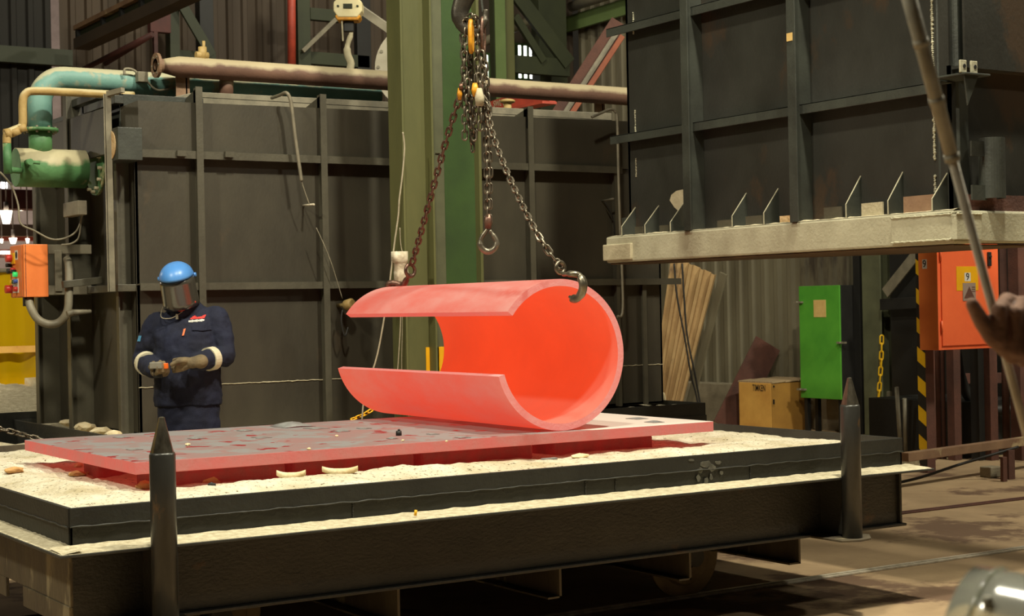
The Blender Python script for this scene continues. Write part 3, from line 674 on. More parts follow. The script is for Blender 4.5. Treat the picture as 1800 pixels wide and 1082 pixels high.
# left side: deep stiffeners seen edge on, chimney-like brackets above
for (px, zt, nm) in ((104, 2.85, 'a'), (163, 2.96, 'b')):
    p = onX(px + 4, 560, 3.50); mb = MB(); mb.box((3.33, p.y - .005, ZF0), (3.50, p.y + .005, zt)); mb.box((3.322, p.y - .035, ZF0), (3.33, p.y + .035, zt)); P('stiffener', mb, M['furnace_rib'], fur, 0)
p = onX(231, 560, 3.48); mb = MB(); mb.box((3.40, p.y - .005, ZF0), (3.48, p.y + .005, 2.45)); mb.box((3.392, p.y - .022, ZF0), (3.40, p.y + .022, 2.45)); P('stiffener', mb, M['furnace_rib'], fur, 0)
MB().box((3.48, FY, ZF0), (3.50, 11.44, 2.72)).build('side_panel', M['furnace'], fur)
mb = MB(); mb.prism([(3.34, 11.40, 2.49), (3.34, FY + .1, 2.49), (3.34, FY + .1, 2.78), (3.34, 11.40, 2.80)], (.03,0,0)); P('side_band', mb, M['furnace'], fur)
mb = MB(); mb.box((3.36, FY, 1.63), (3.48, 11.4, 1.675)); P('ledge', mb, M['furnace_rib'], fur)
# square brackets above the side band
for (px0, px1, y0, y1) in ((128, 178, 178, 262), (152, 210, 188, 262), (95, 128, 212, 262)):
    a = onX(px0, y0, 3.40); b = onX(px1, y0, 3.40); mb = MB(); mb.box((3.37, a.y - .035, 2.55), (3.43, a.y + .035, a.z)); mb.box((3.37, b.y, a.z - .05), (3.43, a.y, a.z)); P('bracket', mb, M['hood_rib'], fur)
# square corner frames (front left top)
mb = MB(); a = onX(214, 165, 3.46); mb.box((3.44, a.y - .01, 2.60), (3.47, a.y + .16, a.z)); mb.box((3.44, a.y - .01, 2.78), (4.0, a.y, a.z)); P('corner_plate', mb, M['hood_rib'], fur)
# burner box with round port
bx = onY(249, 225, FY - .12); bb = thing('tmp', (0,0,0), None, None); bpy.data.objects.remove(bb)
a = onY(202, 228, FY - .02); b = onY(249, 282, FY - .12); mb = MB(); mb.box((b.x - .155, FY - .14, b.z), (b.x, FY + .10, a.z + .005)); bbx = P('burner_box', mb, M['hood_rib'], fur)
c = V((b.x - .156, FY - .02, (b.z + a.z)/2)); mb = MB(); mb.cyl(c, c + V((-.006,0,0)), .088, seg=26); mb.build('burner_port', M['fibre'], bbx)
# upright angle bar in front of the left face
a = onY(190, 165, 9.72); b = onY(198, 512, 9.72); mb = MB(); mb.bar(a, b, .035, .006, RGT); mb.bar(a + V((-.016,.02,0)), b + V((-.016,.02,0)), .006, .04, RGT); mb.bar(a, onY(216, 158, 9.6), .03, .03); P('angle_bar', mb, M['conduit'], fur, 0)
# conduits and thermocouple stubs
def tubepx(px, Y, r, mt, nm, par, n=6, seg=8, sp_=True):
    pts = [onY(x, y, Y if not isinstance(Y, (list, tuple)) else Y[i]) for i, (x, y) in enumerate(px)]
    if sp_: pts = spline(pts, n)
    return MB().tube(pts, r, seg).build(nm, mt, par)
tubepx([(478, 172), (492, 167), (503, 163), (509, 171), (513, 190), (519, 240), (526, 290), (530, 318)], [9.9, 9.75, 9.62, 9.60, 9.60, 9.60, 9.60, 9.60], .012, M['conduit'], 'conduit', fur)
tubepx([(530, 318), (537, 340), (544, 359)], 9.60, .0035, M['cable_grey'], 'thermocouple_wire', fur)
tubepx([(533, 361), (552, 359)], [FY, 9.60], .007, M['wrap'], 'thermocouple_stub', fur, sp_=False)
tubepx([(556, 400), (580, 455), (602, 525)], [9.62, 9.60, 9.62], .003, M['cable_grey'], 'thermocouple_wire', fur)
c = onY(609, 536, 9.66); mb = MB(); mb.tube([c + V((-.02,.09,0)), c + V((-.006,.02,0)), c, c + V((.012,-.05,.01)), c + V((.014,-.06,.01))], [.012, .014, .036, .036, .024], 14); P('thermocouple_head', mb, M['pipe_yellow'], fur, 0)
tubepx([(602, 545), (600, 565), (606, 590), (612, 575)], 9.64, .006, M['rubber'], 'thermocouple_wire', fur)
tubepx([(1040, 206), (1058, 198), (1073, 192), (1081, 196), (1085, 210), (1087, 300), (1090, 400), (1095, 540), (1085, 556)], 9.55, .010, M['conduit'], 'conduit', fur)
tubepx([(1058, 353), (1078, 349)], [FY, 9.62], .007, M['conduit'], 'thermocouple_stub', fur, sp_=False)
tubepx([(1064, 356), (1078, 385), (1080, 420)], [9.70, 9.70, 9.72], .005, M['rubber'], 'thermocouple_wire', fur)
# small welded lugs on the upper ledge
for px, py in ((318, 269), (402, 271)):
    c = onY(px, py, FY - .08); MB().box((c.x - .03, FY - .10, c.z - .02), (c.x + .03, FY - .076, c.z + .015)).build('lug', M['furnace_rib'], fur)
# junction of the arm brackets that carry the control cabinet
for (y0, y1) in ((431, 446), (505, 518)):
    a = onY(84, y1, 10.36); b = onY(160, y0, 10.36); mb = MB(); mb.box((a.x, 10.35, a.z), (b.x, 10.40, a.z + .06)); P('cabinet_arm', mb, M['conduit'], fur)
a = onY(96, 512, 10.36); b = onY(107, 440, 10.36); mb = MB(); mb.box((a.x, 10.34, a.z), (b.x, 10.36, b.z)); P('cabinet_arm', mb, M['conduit'], fur)
mb = MB(); p = onY(110, 500, 10.2); q = onY(178, 492, 10.2); mb.bar(p, q, .045, .045); P('cabinet_arm', mb, M['furnace_rib'], fur)
tubepx([(118, 552), (128, 549), (160, 547)], 10.1, [.022, .02, .012], M['conduit'], 'thermocouple_stub', fur, sp_=False)
# base car of the rear furnace: tray with sand seal
mb = MB(); TX0, TX1, TY0, TY1 = 3.26, 7.68, 9.35, 11.76
for a, b in (((TX0, TY0), (TX1, TY0 + .012)), ((TX0, TY1 - .012), (TX1, TY1)), ((TX0, TY0), (TX0 + .012, TY1)), ((TX1 - .012, TY0), (TX1, TY1))): mb.box((a[0], a[1], .56), (b[0], b[1], .75))
mb.box((TX0 - .006, TY0 - .006, .56), (TX1 + .006, TY1 + .006, .66)); 
rc = thing('bogie_car', (5.4, 10.5, 0), 'black steel furnace car under the box furnace, its rim behind the red hot plate', 'furnace car')
P('tray_wall', mb, M['strake'], rc); mb = MB().box((TX0, TY0, .20), (TX1, TY1, .56)); P('chassis', mb, M['car_steel'], rc)
for x in (4.2, 6.6):
    for y in (9.6, 11.4):
        MB().cyl((x, y - .05, .19), (x, y + .05, .19), .19, seg=24).build('wheel', M['car_steel'], rc)
mb = MB(); nx, ny = 120, 60
for j in range(ny + 1):
    for i in range(nx + 1):
        x = TX0 + .012 + (TX1 - TX0 - .024)*i/nx; y = TY0 + .012 + (TY1 - TY0 - .024)*j/ny
        mb.v.append(V((x, y, .715 + .02*noise.noise(V((x*4, y*4, 0))) + .012*noise.noise(V((x*15, y*15, 0))))))
for j in range(ny):
    for i in range(nx): mb.sm.append(True); mb.m.append(0); mb.f.append((j*(nx+1)+i, j*(nx+1)+i+1, (j+1)*(nx+1)+i+1, (j+1)*(nx+1)+i))
tag(mb.build('sand', M['dust'], base=V((5.4, 10.5, .66))), 'dusty sand seal around the foot of the box furnace', 'sand', kind='stuff')
for i, (px, py, s) in enumerate(((97, 733, .05), (122, 742, .06), (150, 750, .07), (178, 757, .06), (200, 762, .05), (1170, 690, .03))):
    c = onZ(px, py, .75) if i < 5 else onZ(1166, 700, .76)
    mb = MB().rock(c, (s, s*1.2, s*.45) if i < 5 else (.02, .02, .05), i + 20)
    tag(mb.build('refractory_chunk', M['chunk']), ['fibre lump in the rear tray, farthest of the row at the furnace left foot', 'second fibre lump from the far end at the furnace left foot', 'middle fibre lump of the row at the furnace left foot', 'fibre lump next to nearest at the furnace left foot', 'nearest fibre lump at the furnace left foot, just behind the hot plate', 'upright scrap of fibre at the right foot of the box furnace'][i], 'rock', 'fibre lumps at the furnace foot')

# ------------------------------------------------------------------ pipes over the furnace
YB, zc = 10.0, 3.085
pp = thing('exhaust_pipe', (5.6, YB, 2.9), 'long dusty brown pipe with an open flange running above the furnace', 'pipe')
mb = MB(); mb.tube([(3.765, YB, zc), (3.87, YB, zc), (3.885, YB, zc), (9.9, YB, zc)], [.043, .066, .068, .068], 24); mb.build('pipe', M['pipe_dusty_lit_top'], pp)
mb = MB(); mb.pipe((3.722, YB, zc), (3.741, YB, zc), .080, .030); mb.pipe((3.722, YB, zc), (3.78, YB, zc), .044, .030); fo = mb.build('flange', M['pipe_brown'], pp)
for k in range(6):
    an = k*math.pi/3; c = V((3.731, YB + .059*math.cos(an), zc + .059*math.sin(an))); MB().cyl(c - V((.013,0,0)), c + V((.013,0,0)), .0075, seg=6).build('bolt', M['conduit'], fo)
for px in (326, 1060):
    a = onY(px, 150, YB); mb = MB(); mb.box((a.x - .047, YB + .045, 2.89), (a.x + .047, YB + .055, zc - .05)); mb.box((a.x + .02, YB + .045, 2.89), (a.x + .03, YB + .12, zc - .03)); mb.build('support', M['pipe_brown'], pp)
p = onY(403, 150, YB); mb = MB(); mb.cyl((p.x, YB + .06, 2.90), (p.x, YB + .04, zc - .03), .047); mb.cyl((p.x, YB + .10, 2.90), (p.x, YB + .10, 2.93), .075); mb.build('branch', M['pipe_dusty_lit_top'], pp)
c = onY(356, 97, YB); mb = MB(); mb.cyl((c.x, YB, zc + .055), (c.x, YB, zc + .14), .028, seg=12); mb.cyl((c.x + .01, YB, zc + .11), (c.x + .01, YB, zc + .18), .011, seg=8); mb.cyl((c.x - .047, YB, zc + .085), (c.x + .038, YB, zc + .085), .024, seg=10)
mb.build('valve', M['pipe_yellow'], pp)

YT, z2, r2, xv = 10.22, onY(200, 143, 10.22).z, .075, onY(70, 200, 10.22).x
tp = thing('air_duct', (xv + .1, YT, 2.2), 'pale turquoise air pipe that bends down into a green burner drum', 'duct')
el = []
for k in range(13): an = math.pi/2*k/12; el.append(V((xv + .165 - .165*math.cos(an), YT, z2 - .165 + .165*math.sin(an))))
zfl = onY(70, 228, YT).z; zdr = onY(100, 296, YT).z
mb = MB(); mb.tube([(xv, YT, zfl)] + el + [(3.9, YT, z2), (5.45, YT, z2)], r2, 24); mb.build('pipe', M['teal_dusty_top'], tp)
xc = onY(312, 150, YT).x; mb = MB()
for k in (-1, 1): mb.cyl((xc + .02*k, YT, z2), (xc + .02*k + .016, YT, z2), r2*1.14, seg=24)
mb.build('coupling', M['teal'], tp)
MB().cyl((xv, YT, zdr + .08), (xv, YT, zfl - .005), .072, seg=24).build('neck', M['green_drum'], tp)
mb = MB(); mb.cyl((xv, YT, zfl - .012), (xv, YT, zfl + .008), .112, seg=28); f_ = mb.build('flange', M['green_drum'], tp)
for k in range(8):
    an = k*math.pi/4 + .3; c = V((xv + .095*math.cos(an), YT + .095*math.sin(an), zfl - .025)); MB().cyl(c, c + V((0,0,.043)), .0085, seg=6).build('bolt', M['conduit'], f_)
xd0, xd1 = onY(27, 296, YT).x, 3.335
mb = MB(); mb.tube([(xd0, YT, zdr), (xd0 + .001, YT, zdr), (xd1 - .02, YT, zdr)], [.118, .122, .122], 32); dr = mb.build('drum', M['drum_dusty'], tp)
xf = onY(166, 290, YT).x
mb = MB(); mb.cyl((xf, YT, zdr), (xf + .022, YT, zdr), .166, seg=32); f_ = mb.build('flange', M['green_drum'], tp)
for k in range(12):
    an = k*math.pi/6; c = V((xf - .006, YT + .143*math.cos(an), zdr + .143*math.sin(an))); MB().cyl(c - V((.02,0,0)), c + V((.03,0,0)), .0105, seg=6).build('bolt', M['plaster'], f_)
mb = MB(); mb.cyl((xd0 + .04, YT - .115, zdr + .02), (xd0 + .04, YT - .19, zdr + .02), .020, seg=12); mb.cyl((xd0 + .04, YT - .17, zdr + .02), (xd0 + .10, YT - .19, zdr + .015), .011, seg=8); mb.build('sight_port', M['green_drum'], tp)
YG = 10.0
gp = thing('gas_pipe', (3.0, YG, 2.1), 'thin dusty yellow gas pipe looping down left of the turquoise pipe', 'pipe')
pt = spline([onY(235, 168, YG), onY(120, 162, YG), onY(62, 160, YG), onY(46, 164, YG), onY(40, 178, YG), onY(40, 215, YG), onY(36, 224, YG), onY(22, 230, YG), onY(13, 236, YG), onY(12, 252, YG)], 8)
MB().tube(pt, .0255, 16).build('pipe', M['yellow_dusty'], gp)
mb = MB().tube([onY(12, 252, YG), onY(14, 305, YG)], .0255, 16); mb.cyl(onY(14, 298, YG), onY(36, 300, YG + .1), .019); mb.build('drop_pipe', M['green_drum'], gp)
mb = MB()
for (x, y, x2, y2) in ((36, 220, 40, 232), (24, 226, 30, 238), (8, 236, 18, 234)): mb.cyl(onY(x, y, YG), onY(x2, y2, YG), .033, seg=8)
mb.build('elbow_union', M['pipe_yellow'], gp)
YJ = 10.12
jb = thing('junction_box', onY(249, 137, YJ), 'small dusty junction box with looped conduits on the turquoise pipe', 'electrical box')
c = onY(249, 137, YJ); P('case', MB().box((c.x - .033, YJ - .03, c.z - .028), (c.x + .033, YJ + .03, c.z + .038)), M['conduit'], jb)
tubepx([(219, 131), (219, 122), (228, 121), (238, 125), (243, 133)], YJ, .0085, M['conduit'], 'conduit', jb)
tubepx([(256, 138), (263, 148), (276, 158), (292, 157), (312, 152)], YJ, .0075, M['cable_grey'], 'conduit', jb)
# clutter of valves on the furnace roof
for i, (px, py, w_, h_, mt, nm, lab) in enumerate(((366, 152, .07, .10, 'pipe_yellow', 'roof_valve', 'olive valve body on the furnace roof by the pipe support'), (474, 160, .04, .06, 'pipe_yellow', 'roof_valve', 'small round yellow knob valve on the furnace roof edge'), (455, 150, .02, .10, 'pipe_yellow', 'roof_valve', 'thin brass stem valve hanging under the brown pipe'), (344, 148, .05, .06, 'conduit', 'roof_valve', 'rusty bolted union left of the olive valve body'))):
    c = onY(px, py, 10.30); mb = MB(); mb.cyl((c.x, 10.3, 2.90), (c.x, 10.3, c.z + h_/2), w_*.35, seg=12); mb.cyl((c.x - w_*.6, 10.3, c.z), (c.x + w_*.6, 10.3, c.z), w_*.5, seg=12); mb.cyl((c.x, 10.24, c.z), (c.x, 10.36, c.z), w_*.45, seg=10)
    tag(mb.build(nm, M[mt]), lab, 'valve', 'valves on the furnace roof')
c = onY(892, 178, 10.3); mb = MB(); mb.cyl((c.x, 10.3, 2.85), (c.x, 10.3, c.z), .03); mb.sphere((c.x, 10.3, c.z), (.06, .06, .02)); tag(mb.build('vent_cap', M['pipe_yellow']), 'cream mushroom vent on the furnace roof right of the chains', 'vent')

# ------------------------------------------------------------------ green columns between car and furnace
CYc = 9.05
def hcol(x0, x1, y0, y1, web_at, mt_near, mt_web, name_label):
    t = thing('steel_column', ((x0 + x1)/2, (y0 + y1)/2, 0), name_label, 'column'); return t
a = onY(691, 300, CYc); b = onY(747, 300, CYc)
c1 = thing('steel_column', (a.x + .1, CYc, 0), 'olive green I-section column in front of the furnace, left one of the pair', 'column', 'green columns behind the rolled shell')
mb = MB(); mb.box((a.x, CYc - .13, 0), (a.x + .014, CYc + .05, 6)); mb.build('flange', M['green_olive'], c1, bev=.002)
mb = MB(); mb.box((b.x - .02, CYc - .13, 0), (b.x - .006, CYc + .05, 6)); mb.build('flange', M['green_olive'], c1, bev=.002)
mb = MB(); mb.box((a.x + .012, CYc - .045, 0), (b.x - .018, CYc - .033, 6)); mb.build('web', M['green_olive'], c1)
a = onY(757, 300, CYc); b = onY(840, 300, CYc)
c2 = thing('steel_column', (a.x + .15, CYc, 0), 'wide dark green column right behind the hanging chains, right one of the pair', 'column', 'green columns behind the rolled shell')
mb = MB(); mb.box((a.x, CYc - .02, 0), (a.x + .09, CYc - .006, 6)); mb.box((a.x - .006, CYc - .05, 0), (a.x + .008, CYc + .1, 6)); mb.build('flange', M['green_grey'], c2, bev=.002)
mb = MB(); mb.box((a.x + .08, CYc + .01, 0), (b.x - .01, CYc + .024, 6)); mb.build('web', M['green_dark'], c2)
mb = MB(); mb.box((b.x - .02, CYc - .05, 0), (b.x, CYc + .1, 6)); mb.build('flange', M['green_olive'], c2, bev=.002)
p = onY(770, 268, CYc - .02); MB().box((a.x - .004, CYc - .03, p.z - .005), (a.x + .09, CYc - .01, p.z + .01)).build('batten', M['green_grey'], c2)
p = onY(741, 610, CYc); MB().box((c1.location.x + .085, CYc - .05, 0), (c1.location.x + .24, CYc - .02, p.z)).build('foot_guard', M['yellow'], c2)
# wrapped plug and ropes that hang beside the columns
p = onY(705, 470, CYc - .2); wr = thing('wrapped_plug', (p.x, p.y, p.z - .15), 'white tape wrapped block hanging on the olive column', 'plug')
mb = MB(); q = V((p.x, CYc - .19, p.z)); mb.loft([(q + V((0,0,-.12)), V((.038,0,0)), V((0,.03,0))), (q + V((.004,0,-.03)), V((.044,0,0)), V((0,.035,0))), (q + V((0,0,.03)), V((.038,0,0)), V((0,.03,0))), (q + V((-.004,0,.035)), V((.05,0,0)), V((0,.036,0))), (q + V((-.004,0,.10)), V((.05,0,0)), V((0,.036,0)))], 14, 4); mb.build('wrapping', M['wrap'], wr)
tubepx([(707, 443), (704, 425), (703, 400)], CYc - .19, .003, M['wire'], 'hanger_wire', wr)
def rope(px, Y, r, lab, mt='wire'):
    pts = spline([onY(x, y, Y) for x, y in px], 5); o = MB().tube(pts, r, 6).build('wire_rope', M[mt]); tag(o, lab, 'rope'); return o
rope([(708, 232), (711, 260), (707, 310), (702, 350), (700, 380), (693, 430), (687, 480), (683, 510), (664, 620), (642, 690), (636, 740)], CYc - .18, .006, 'long wire rope hanging from the olive column past the wrapped block')
rope([(702, 500), (704, 560), (701, 620), (694, 720)], CYc - .17, .0035, 'thin wire below the wrapped block, seen through the shell slot')
rope([(706, 505), (707, 580), (706, 640), (708, 720)], CYc - .12, .002, 'thinnest wire behind the slot of the shell, beside the column edge')
yc = MB(); chain_mesh(yc, spline([onY(618, 737, 8.9), onY(640, 728, 8.9), onY(662, 715, 8.9), onY(690, 700, 8.9)], 8), .03, .009)
tag(yc.build('chain', M['yellow']), 'yellow chain behind the back edge of the hot plate', 'chain')

# ================================================================== RAISED HOOD (right)
HX, PX, HY, PY = 6.165, 6.285, 5.56, 5.68
HYF = 8.48; HX1 = 8.6; ZB0, ZB1, ZT = 1.757, 1.925, 4.4
hood = thing('furnace_hood', (7.9, 7.0, ZB0), 'huge dark plated furnace hood lifted in the air at the right', 'furnace hood')
mb = MB(); mb.box((PX, PY, ZB1 - .02), (PX + .015, HYF - .10, ZT)); P('end_panel', mb, M['hood'], hood, 0)
mb = MB(); mb.box((PX, PY, ZB1 - .02), (HX1, PY + .015, 2.66)); P('side_panel', mb, M['hood'], hood, 0)
mb = MB(); mb.box((PX + .02, PY - .09, 2.655), (HX1, PY - .075, ZT)); mb.box((PX + .02, PY - .09, 2.64), (HX1, PY, 2.655)); P('upper_side_panel', mb, M['hood'], hood, 0)
mb = MB(); mb.box((PX, HYF - .12, ZB1), (HX1, HYF - .10, ZT)); mb.box((HX1 - .02, PY, 2.02), (HX1, HYF - .1, ZT)); mb.box((PX, PY, ZT), (HX1, HYF - .1, ZT + .02)); P('shell', mb, M['hood'], hood, 0)
mb = MB(); mb.box((HX, HY + .0, ZB0), (HX + .14, HYF, ZB1)); P('bottom_beam', mb, M['hood_beam'], hood, .012)
mb = MB(); mb.box((HX, HY, ZB0 + .004), (HX1, HY + .13, ZB1 - .002)); P('bottom_beam', mb, M['hood_beam'], hood, .012)
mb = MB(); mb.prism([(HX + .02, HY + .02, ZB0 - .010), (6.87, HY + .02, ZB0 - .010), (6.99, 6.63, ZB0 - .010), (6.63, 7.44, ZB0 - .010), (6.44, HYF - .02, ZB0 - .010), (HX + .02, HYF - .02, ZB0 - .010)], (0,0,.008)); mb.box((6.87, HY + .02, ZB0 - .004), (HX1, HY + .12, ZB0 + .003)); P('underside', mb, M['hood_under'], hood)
mb = MB(); mb.box((HX + .13, HYF - .14, 1.93), (HX1, HYF, 2.05)); P('bottom_beam', mb, M['hood_rib'], hood)
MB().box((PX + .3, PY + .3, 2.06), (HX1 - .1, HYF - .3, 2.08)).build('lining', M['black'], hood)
# wear pads on the beam ends
a = onX(1112, 430, HX); mb = MB(); mb.box((HX - .018, a.y, ZB0 + .015), (HX + .02, HYF + .012, ZB1 - .05)); P('pad', mb, M['plaster'], hood, .006)
a = onX(1570, 400, HX); b = onY(1722, 390, HY)
zq = ZB0 + .018; mb = MB(); mb.prism([(HX - .016, a.y, zq), (HX - .016, HY + .012, zq), (HX + .004, HY - .016, zq), (b.x, HY - .016, zq), (b.x, HY + .01, zq), (HX + .02, HY + .01, zq), (HX + .02, a.y, zq)], (0, 0, ZB1 - .043 - ZB0)); P('corner_pad', mb, M['hood_beam'], hood, .004)
wb = MB(); n = 60
for (p, q) in (((HX - .018, a.y, ZB0 + .02), (HX - .018, HY, ZB0 + .02)), ((HX - .018, a.y, ZB1 - .022), (HX - .018, HY - .01, ZB1 - .022)), ((HX, HY - .018, ZB1 - .022), (b.x, HY - .018, ZB1 - .022))):
    wb.tube([V(p).lerp(V(q), i/n) + V((0,0,.004*noise.noise(V((i*.6, p[0], p[2]))))) for i in range(n + 1)], [.004 + .005*abs(noise.noise(V((i*.9, 1, p[2])))) for i in range(n + 1)], 6)
wb.build('weld_bead', M['hood_beam'], hood)
# lime dust lying on the beam
db = MB(); n = 150
for i in range(n + 1):
    y = HYF - .02 - (HYF - HY - .02)*i/n; h = .004 + .010*abs(noise.noise(V((i*.23, 0, 4))))
    for q, z in ((.004, 0), (.03, h), (.09, h), (.12, h*1.4)): db.v.append(V((HX + q, y, ZB1 + z)))
for i in range(n):
    for k in range(3): db.sm.append(True); db.m.append(0); db.f.append((i*4+k, (i+1)*4+k, (i+1)*4+k+1, i*4+k+1))
tag(db.build('lime_dust', M['dust'], hood), kind='stuff')
# ribs on the end panel
def rib(z, y0, y1, dpt, h=.055):
    mb = MB(); mb.box((PX - dpt, y0, z - h), (PX - dpt + .008, y1, z)); mb.box((PX - dpt, y0, z - .008), (PX, y1, z)); return mb
P('rib', rib(2.575, HY + .1, HYF - .02, .085), M['hood_rib'], hood, .002)
P('rib', rib(3.27, HY + .1, HYF - .0, .085), M['hood_rib'], hood, .002)
for px in (1207, 1395):
    yy = onX(px, 250, PX - .13).y; mb = MB(); mb.box((PX - .13, yy - .005, ZB1), (PX, yy + .005, ZT)); mb.box((PX - .138, yy - .034, ZB1), (PX - .13, yy + .034, ZT)); P('stiffener', mb, M['hood_rib'], hood, .002)
c = onX(1388, 65, PX - .139); MB().box((PX - .142, c.y - .022, c.z - .022), (PX - .138, c.y + .022, c.z + .022)).build('tape_mark', M['paper'], hood)
mb = MB(); mb.prism([(PX - .006, PY + .075, ZB1 - .01), (PX + .055, PY - .014, ZB1 - .01), (PX + .12, PY - .014, ZB1 - .01), (PX + .12, PY + .075, ZB1 - .01)], (0, 0, ZT - ZB1)); P('corner_post', mb, M['hood_rib'], hood, .002)
wb = MB()
for k in range(150):
    z = ZB1 + .03 + k*.011
    if noise.noise(V((k*.08, 1, 0))) > -.25: wb.sphere((PX - .004, PY + .10 + .004*random.random(), z), .006 + .004*random.random(), 6, 4)
    if noise.noise(V((k*.07, 8, 0))) > .05: wb.sphere((PX - .002, onX(1118, 250, PX).y + .004*random.random(), z), .004 + .003*random.random(), 6, 4)
tag(wb.build('weld_bead', M['hood_beam'], hood), kind='stuff')
# gussets and kerb strips above the beam
for (rx, ry) in ((1117, 365), (1158, 362), (1203, 355), (1312, 340), (1368, 332), (1513, 310), (1587, 303), (1665, 305)):
    a = onX(rx, ry, PX); hgt = a.z - ZB1; g = V((PX, a.y, ZB1)); mb = MB()
    mb.prism([g + V((-.112,-.004,0)), g + V((-.112,-.004,hgt*.33)), g + V((0,-.004,hgt)), g + V((0,-.004,0))], (0,.008,0)); gs_ = P('gusset', mb, M['hood_rib'], hood, 0); eb = MB(); eb.bar(g + V((-.113,0,hgt*.32)), g + V((0,0,hgt + .003)), .007, .004, (0,1,0)); eb.bar(g + V((-.113,0,0)), g + V((-.113,0,hgt*.33)), .007, .003, (0,1,0)); eb.build('lit_bare_edge', M['hood_beam'], gs_)  # pale strips paint the light caught by the bare gusset edges
for (xa, xb, hh, mt) in ((1117, 1130, .055, 'furnace_rib'), (1160, 1176, .05, 'furnace_rib'), (1262, 1286, .05, 'furnace_rib'), (1312, 1340, .06, 'furnace_rib'), (1372, 1392, .045, 'fibre'), (1450, 1480, .07, 'furnace_rib'), (1516, 1553, .075, 'plaster'), (1590, 1645, .09, 'pipe_brown')):
    a = onX(xa, 400, PX - .05); b = onX(xb, 400, PX - .05); MB().box((PX - .055, a.y, ZB1), (PX - .045, b.y, ZB1 + hh)).build('kerb_strip', M[mt], hood)
# splashed plaster patch
pts = [(1178, 352), (1181, 342), (1190, 335), (1200, 333), (1210, 336), (1212, 350), (1214, 372), (1212, 395), (1204, 398), (1198, 375), (1186, 364)]
mb = MB(); mb.prism([onX(x, y, PX) for x, y in pts], (-.004,0,0)); mb.build('plaster_patch', M['plaster'], hood)
# guide sleeve and bracket on the front side
c = onY(1752, 300, HY - .02); mb = MB(); mb.pipe((c.x, HY + .01, 1.985), (c.x, HY + .01, 2.29), .066, .058, 30); sl = P('guide_sleeve', mb, M['hood_rib'], hood, 0)
for z in (2.02, 2.24):
    mb = MB(); mb.box((PX + .02, HY + .0, z - .045), (c.x - .05, HY + .012, z + .03)); mb.build('sleeve_bracket', M['hood_rib'], hood)
mb = MB(); mb.box((PX + .02, PY - .09, ZB1), (HX1, PY - .08, ZB1 + .08)); P('kerb_strip', mb, M['rust_dark'], hood, 0)
mb = MB(); a = onY(1685, 128, PY - .18); b = onY(1730, 128, PY - .18); mb.box((a.x, PY - .22, a.z - .01), (b.x, PY, a.z)); mb.prism([(a.x + .02, PY - .2, a.z - .01), (a.x + .12, PY - .2, a.z - .01), (a.x + .04, PY - .2, a.z - .16)], (0,.01,0))
lb = P('lug_bracket', mb, M['hood_rib'], hood, .002)
for px in (1694, 1713):
    c = onY(px, 117, PY - .2); mb = MB(); mb.box((c.x - .022, PY - .20, a.z), (c.x + .022, PY - .188, a.z + .062)); l_ = P('lug', mb, M['hood_beam'], lb, .003)
    MB().cyl((c.x + .004, PY - .203, a.z + .033), (c.x + .004, PY - .186, a.z + .033), .010, seg=10).build('lug_hole', M['black'], l_)
tag(lb, None)

# ================================================================== CRANE HOOK, SLING CHAINS
DH = 8.45
ch = thing('crane_hook', at(833, -40, DH), 'heavy dark crane hook at the top centre carrying the chains', 'hook')
mb = MB(); mb.tube(spline([at(838, -60, DH), at(832, -25, DH), at(818, -5, DH), at(809, 18, DH), at(811, 38, DH), at(823, 50, DH), at(836, 52, DH), at(847, 43, DH), at(852, 30, DH), at(853, 17, DH)], 4), [.045]*5 + [.052]*6 + [.05]*5 + [.045]*6 + [.036]*5 + [.028]*5 + [.018]*5, 18, squash=.7)
mb.build('hook', M['hook_black'], ch)
MB().bar(at(843, -30, DH), at(849, 21, DH), .010, .006).build('latch', M['hood_rib'], ch)
cs = thing('chain_sling', at(833, 60, DH), 'steel multi-leg chain sling holding the red rolled shell', 'chain')
lv, lf = link_geo(.041, .0115, 8); lme = bpy.data.meshes.new('link'); lme.from_pydata(lv, [], lf); lme.polygons.foreach_set('use_smooth', [True]*len(lf)); lme.materials.append(M['chain_steel'])
lme2 = lme.copy(); lme2.materials.clear(); lme2.materials.append(M['chain_rust'])
def leg(path, me):
    path = [V(p) for p in path]
    ebm = MB(); ebm.tube([path[0], path[0] + V((0,0,.001))], .004, 6); part = ebm.build('chain_leg', M['chain_steel'], cs)
    b = W[cs]
    for mt in chain_frames(path, .041):
        o = bpy.data.objects.new('link', me); COL.objects.link(o); o.parent = part; W[o] = b
        mt = mt.copy(); mt.translation -= b; o.matrix_local = mt
    return part
FT = RC + AX*(LL - .06) + V((0,0,RR)); NT = RC + AX*.05 + V((0,0,RR))
ringp = at(721, 474, 9.1)
leg(spline([at(806, 176, DH - .02), at(780, 262, DH + .12), at(750, 372, DH + .35), at(726, 458, 9.08)], 8), lme2)
leg(spline([at(856, 180, DH), at(866, 236, DH - .2), at(898, 318, DH - .5), at(944, 410, DH - .85), at(985, 468, 7.55)], 8), lme)
leg([at(853, 186, DH), at(856, 300, DH), at(857, 392, DH)], lme)
leg([at(859, 186, DH + .03), at(861, 300, DH + .03), at(860, 392, DH + .03)], lme)
bun = MB()
